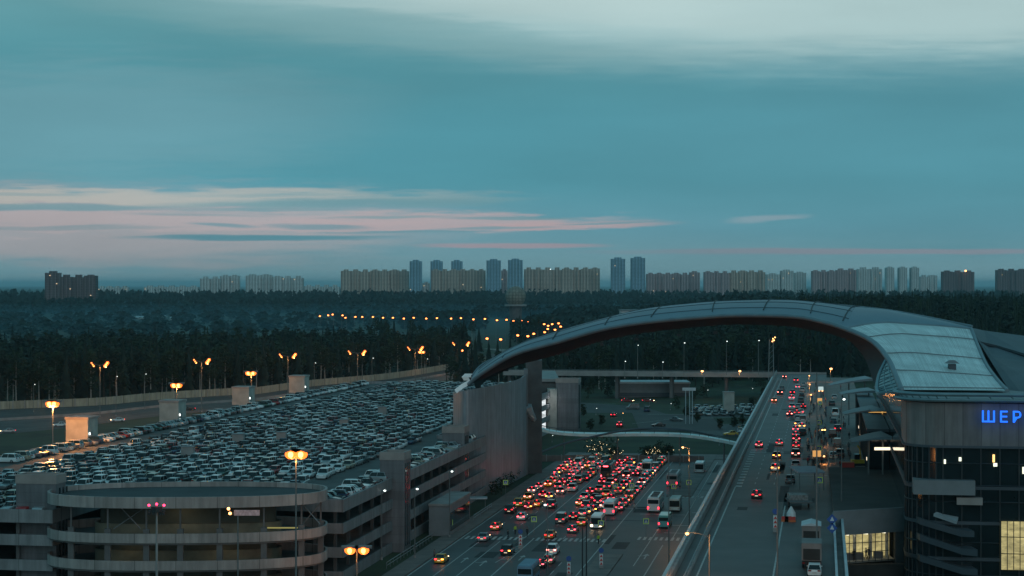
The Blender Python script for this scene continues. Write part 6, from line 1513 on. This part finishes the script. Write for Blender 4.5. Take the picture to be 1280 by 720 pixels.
# ---------------------------------------------------------------- air
HZ = MB().box(-70000, 70000, -4000, 66000, -3, 140).build('haze', None)
HZ.data.materials.clear(); hm = bpy.data.materials.new('haze'); hm.use_nodes = True; nt = hm.node_tree
nt.nodes.remove(nt.nodes['Principled BSDF']); pv = nt.nodes.new('ShaderNodeVolumePrincipled'); pv.inputs['Color'].default_value = (.66, .90, 1, 1)
pv.inputs['Density'].default_value = 4.5e-5; pv.inputs['Anisotropy'].default_value = .55
nt.links.new(pv.outputs[0], nt.nodes['Material Output'].inputs['Volume']); HZ.data.materials.append(hm); MI_ = MB().box(-2600, 2600, 1350, 4000, -2, 15).build('mist', None); MI_.data.materials.clear()
mm_ = hm.copy(); mm_.name = 'mist'; [n for n in mm_.node_tree.nodes if n.type == 'PRINCIPLED_VOLUME'][0].inputs['Density'].default_value = 3.2e-4; [n for n in mm_.node_tree.nodes if n.type == 'PRINCIPLED_VOLUME'][0].inputs['Color'].default_value = (.26, .62, .78, 1); MI_.data.materials.append(mm_); tag(MI_, 'low bluish mist bank over the fields', 'mist', kind='stuff')
tag(HZ, 'bluish evening haze over the far woods', 'haze', kind='stuff')

# ---------------------------------------------------------------- sky
w = bpy.data.worlds.new('World'); sc.world = w; w.use_nodes = True
nt = w.node_tree; N = nt.nodes; L = nt.links; bg = N['Background']
def m_(op, a, b=None, c=None):
    n = N.new('ShaderNodeMath'); n.operation = op
    for i, q in enumerate((a, b, c)):
        if q is None: continue
        if isinstance(q, (int, float)): n.inputs[i].default_value = q
        else: L.new(q, n.inputs[i])
    return n.outputs[0]
tc = N.new('ShaderNodeTexCoord'); sp = N.new('ShaderNodeSeparateXYZ'); L.new(tc.outputs['Generated'], sp.inputs[0])
yy = m_('MAXIMUM', sp.outputs[1], .05)
U = m_('MULTIPLY', m_('DIVIDE', sp.outputs[0], yy), F); V = m_('MULTIPLY', m_('DIVIDE', sp.outputs[2], yy), F)   # azimuth and height of the sky in 1/2300 rad
el = m_('MULTIPLY', m_('ARCSINE', sp.outputs[2]), F)
rp = N.new('ShaderNodeValToRGB'); L.new(m_('DIVIDE', el, 3600.0), rp.inputs[0])
cr_ = rp.color_ramp; st = [(0, (124, 160, 168)), (30, (112, 152, 162)), (70, (98, 150, 165)), (130, (82, 149, 164)), (210, (80, 145, 159)), (290, (87, 149, 160)), (350, (102, 158, 166)), (700, (90, 152, 166)), (1500, (76, 134, 150)), (3590, (72, 124, 140))]
while len(cr_.elements) < len(st): cr_.elements.new(.5)
for e_, (x, c) in zip(cr_.elements, st): e_.position = max(0, x/3600.0); e_.color = srgb(*c)
col = rp.outputs[0]
cm = N.new('ShaderNodeCombineXYZ'); L.new(m_('MULTIPLY', U, .004), cm.inputs[0]); L.new(m_('MULTIPLY', V, .035), cm.inputs[1])
ns = N.new('ShaderNodeTexNoise'); ns.inputs['Scale'].default_value = 1.0; ns.inputs['Detail'].default_value = 6; ns.inputs['Roughness'].default_value = .55; L.new(cm.outputs[0], ns.inputs[0])
cm2 = N.new('ShaderNodeCombineXYZ'); L.new(m_('MULTIPLY', U, .0016), cm2.inputs[0]); L.new(m_('MULTIPLY', V, .009), cm2.inputs[1]); cm2.inputs[2].default_value = 4
n2 = N.new('ShaderNodeTexNoise'); n2.inputs['Scale'].default_value = 1.0; n2.inputs['Detail'].default_value = 4; L.new(cm2.outputs[0], n2.inputs[0])
cm3 = N.new('ShaderNodeCombineXYZ'); L.new(m_('MULTIPLY', U, .012), cm3.inputs[0]); L.new(m_('MULTIPLY', V, .14), cm3.inputs[1]); cm3.inputs[2].default_value = 9
n3 = N.new('ShaderNodeTexNoise'); n3.inputs['Scale'].default_value = 1.0; n3.inputs['Detail'].default_value = 5; L.new(cm3.outputs[0], n3.inputs[0])
wob = m_('ADD', m_('SUBTRACT', ns.outputs[0], .5), m_('MULTIPLY', m_('SUBTRACT', n3.outputs[0], .5), .7)); wob2 = m_('SUBTRACT', n2.outputs[0], .5)
front_ = m_('GREATER_THAN', sp.outputs[1], .2)
def streak(cx_, cy_, rx, ry, c, amt, slope=0.0, wv=1.2, soft=1.0):
    """a long soft cloud bar centred on a direction of the sky"""
    global col
    dx = m_('DIVIDE', m_('SUBTRACT', U, cx_-640), rx); dv = m_('SUBTRACT', m_('SUBTRACT', V, 356-cy_), m_('MULTIPLY', m_('SUBTRACT', U, cx_-640), slope))
    dy = m_('ADD', m_('DIVIDE', dv, ry), m_('MULTIPLY', wob, wv)); d2 = m_('ADD', m_('MULTIPLY', dx, dx), m_('MULTIPLY', dy, dy))
    d2 = m_('ADD', d2, m_('MULTIPLY', wob2, .5*wv))
    mr = N.new('ShaderNodeMapRange'); mr.interpolation_type = 'SMOOTHERSTEP'; mr.inputs[1].default_value = 1.0; mr.inputs[2].default_value = 1.0-soft; mr.inputs[3].default_value = 0; mr.inputs[4].default_value = amt
    L.new(d2, mr.inputs[0]); f_ = m_('MULTIPLY', mr.outputs[0], front_)
    mx = N.new('ShaderNodeMix'); mx.data_type = 'RGBA'; L.new(f_, mx.inputs[0]); L.new(col, mx.inputs[6]); mx.inputs[7].default_value = srgb(*c); col = mx.outputs[2]
streak(900, -30, 1000, 150, (176, 204, 205), .75, -.04, .2)
streak(1010, -10, 800, 80, (188, 208, 206), .6, -.03, .25)
streak(1250, 20, 500, 60, (165, 196, 198), .5, 0, .2)
streak(420, 30, 420, 30, (118, 164, 170), .5, -.10, 1.0)
streak(60, 160, 520, 110, (118, 160, 170), .5, .04, .8)
streak(1250, 190, 700, 160, (84, 142, 156), .6, .0, .5)
streak(60, 290, 520, 60, (146, 156, 162), .6, 0, .8)
streak(40, 280, 720, 66, (178, 168, 170), .6, 0, .8)
streak(120, 247, 620, 16, (190, 186, 176), .65, .0, 2.2)
streak(160, 273, 560, 20, (182, 170, 172), .7, 0, 2.6)
streak(540, 279, 320, 15, (186, 166, 168), .75, .0, 3.0)
streak(700, 282, 180, 7, (188, 160, 162), .6, .02, 1.8)
streak(640, 307, 150, 5, (170, 146, 154), .7, 0, 1.2)
streak(1120, 314, 330, 5, (146, 140, 152), .65, 0, 1.0)
streak(930, 315, 260, 5, (130, 140, 152), .55, 0, 1.0)
streak(960, 272, 70, 6, (140, 160, 170), .7, .08, 2.4)
streak(60, 259, 240, 6, (112, 150, 160), .85, 0, 1.6)
streak(420, 253, 300, 9, (104, 150, 160), .85, .01, 1.6)
streak(330, 262, 160, 3.5, (104, 150, 160), .6, 0, 1.4)
streak(330, 297, 210, 5, (84, 138, 152), .95, .0, 1.6)
streak(280, 281, 60, 3.5, (110, 148, 160), .8, -.05, 1.8)
streak(395, 283, 90, 5, (108, 146, 158), .8, -.02, 2.0)
streak(640, 273, 120, 3, (100, 146, 156), .7, 0, 2.0)
streak(90, 285, 170, 3.5, (128, 150, 158), .6, .01, 3.0); streak(480, 272, 130, 3, (118, 152, 160), .7, .01, 3.0); streak(620, 285, 110, 2.6, (112, 150, 160), .7, .02, 3.0)
streak(250, 268, 120, 3, (126, 152, 160), .6, -.02, 3.0); streak(510, 290, 150, 2.6, (104, 146, 158), .7, .01, 2.5); streak(20, 243, 130, 2.4, (140, 162, 166), .6, 0, 2.5); streak(330, 244, 200, 3, (130, 160, 166), .5, .01, 3.0)
streak(760, 279, 90, 2, (104, 148, 160), .7, .03, 2.5)
# large soft variation
mv = N.new('ShaderNodeMapRange'); mv.inputs[1].default_value = .3; mv.inputs[2].default_value = .7; mv.inputs[3].default_value = .90; mv.inputs[4].default_value = 1.10; L.new(n2.outputs[0], mv.inputs[0])
vm = N.new('ShaderNodeVectorMath'); vm.operation = 'SCALE'; L.new(col, vm.inputs[0]); L.new(mv.outputs[0], vm.inputs['Scale'])
sky = N.new('ShaderNodeTexSky'); sky.sky_type = 'NISHITA'; sky.sun_disc = False; sky.sun_elevation = math.radians(16); sky.sun_rotation = math.radians(166)
sm = N.new('ShaderNodeVectorMath'); sm.operation = 'SCALE'; sm.inputs['Scale'].default_value = .0006; L.new(sky.outputs[0], sm.inputs[0])
ad = N.new('ShaderNodeVectorMath'); ad.operation = 'ADD'; L.new(vm.outputs[0], ad.inputs[0]); L.new(sm.outputs[0], ad.inputs[1])
L.new(ad.outputs[0], bg.inputs[0]); bg.inputs[1].default_value = 1.0
sun = bpy.data.lights.new('sun', 'SUN'); sun.energy = .30; sun.angle = math.radians(50); sun.color = (1, .93, .90)
so = bpy.data.objects.new('sun', sun); C.objects.link(so); so.rotation_euler = (math.radians(74), 0, math.radians(14))
sc.view_settings.view_transform = 'Standard'; sc.view_settings.look = 'None'; sc.view_settings.exposure = 0; sc.view_settings.gamma = 1; sc.view_settings.use_curve_mapping = False
sc.cycles.max_bounces = 5; sc.cycles.diffuse_bounces = 2; sc.cycles.glossy_bounces = 3; sc.cycles.volume_bounces = 1
sc.cycles.use_light_tree = True; sc.cycles.sample_clamp_indirect = 3; sc.cycles.use_denoising = True
for m in bpy.data.materials: 
    if m.name in ('haze', 'mist'): m.cycles.homogeneous_volume = True
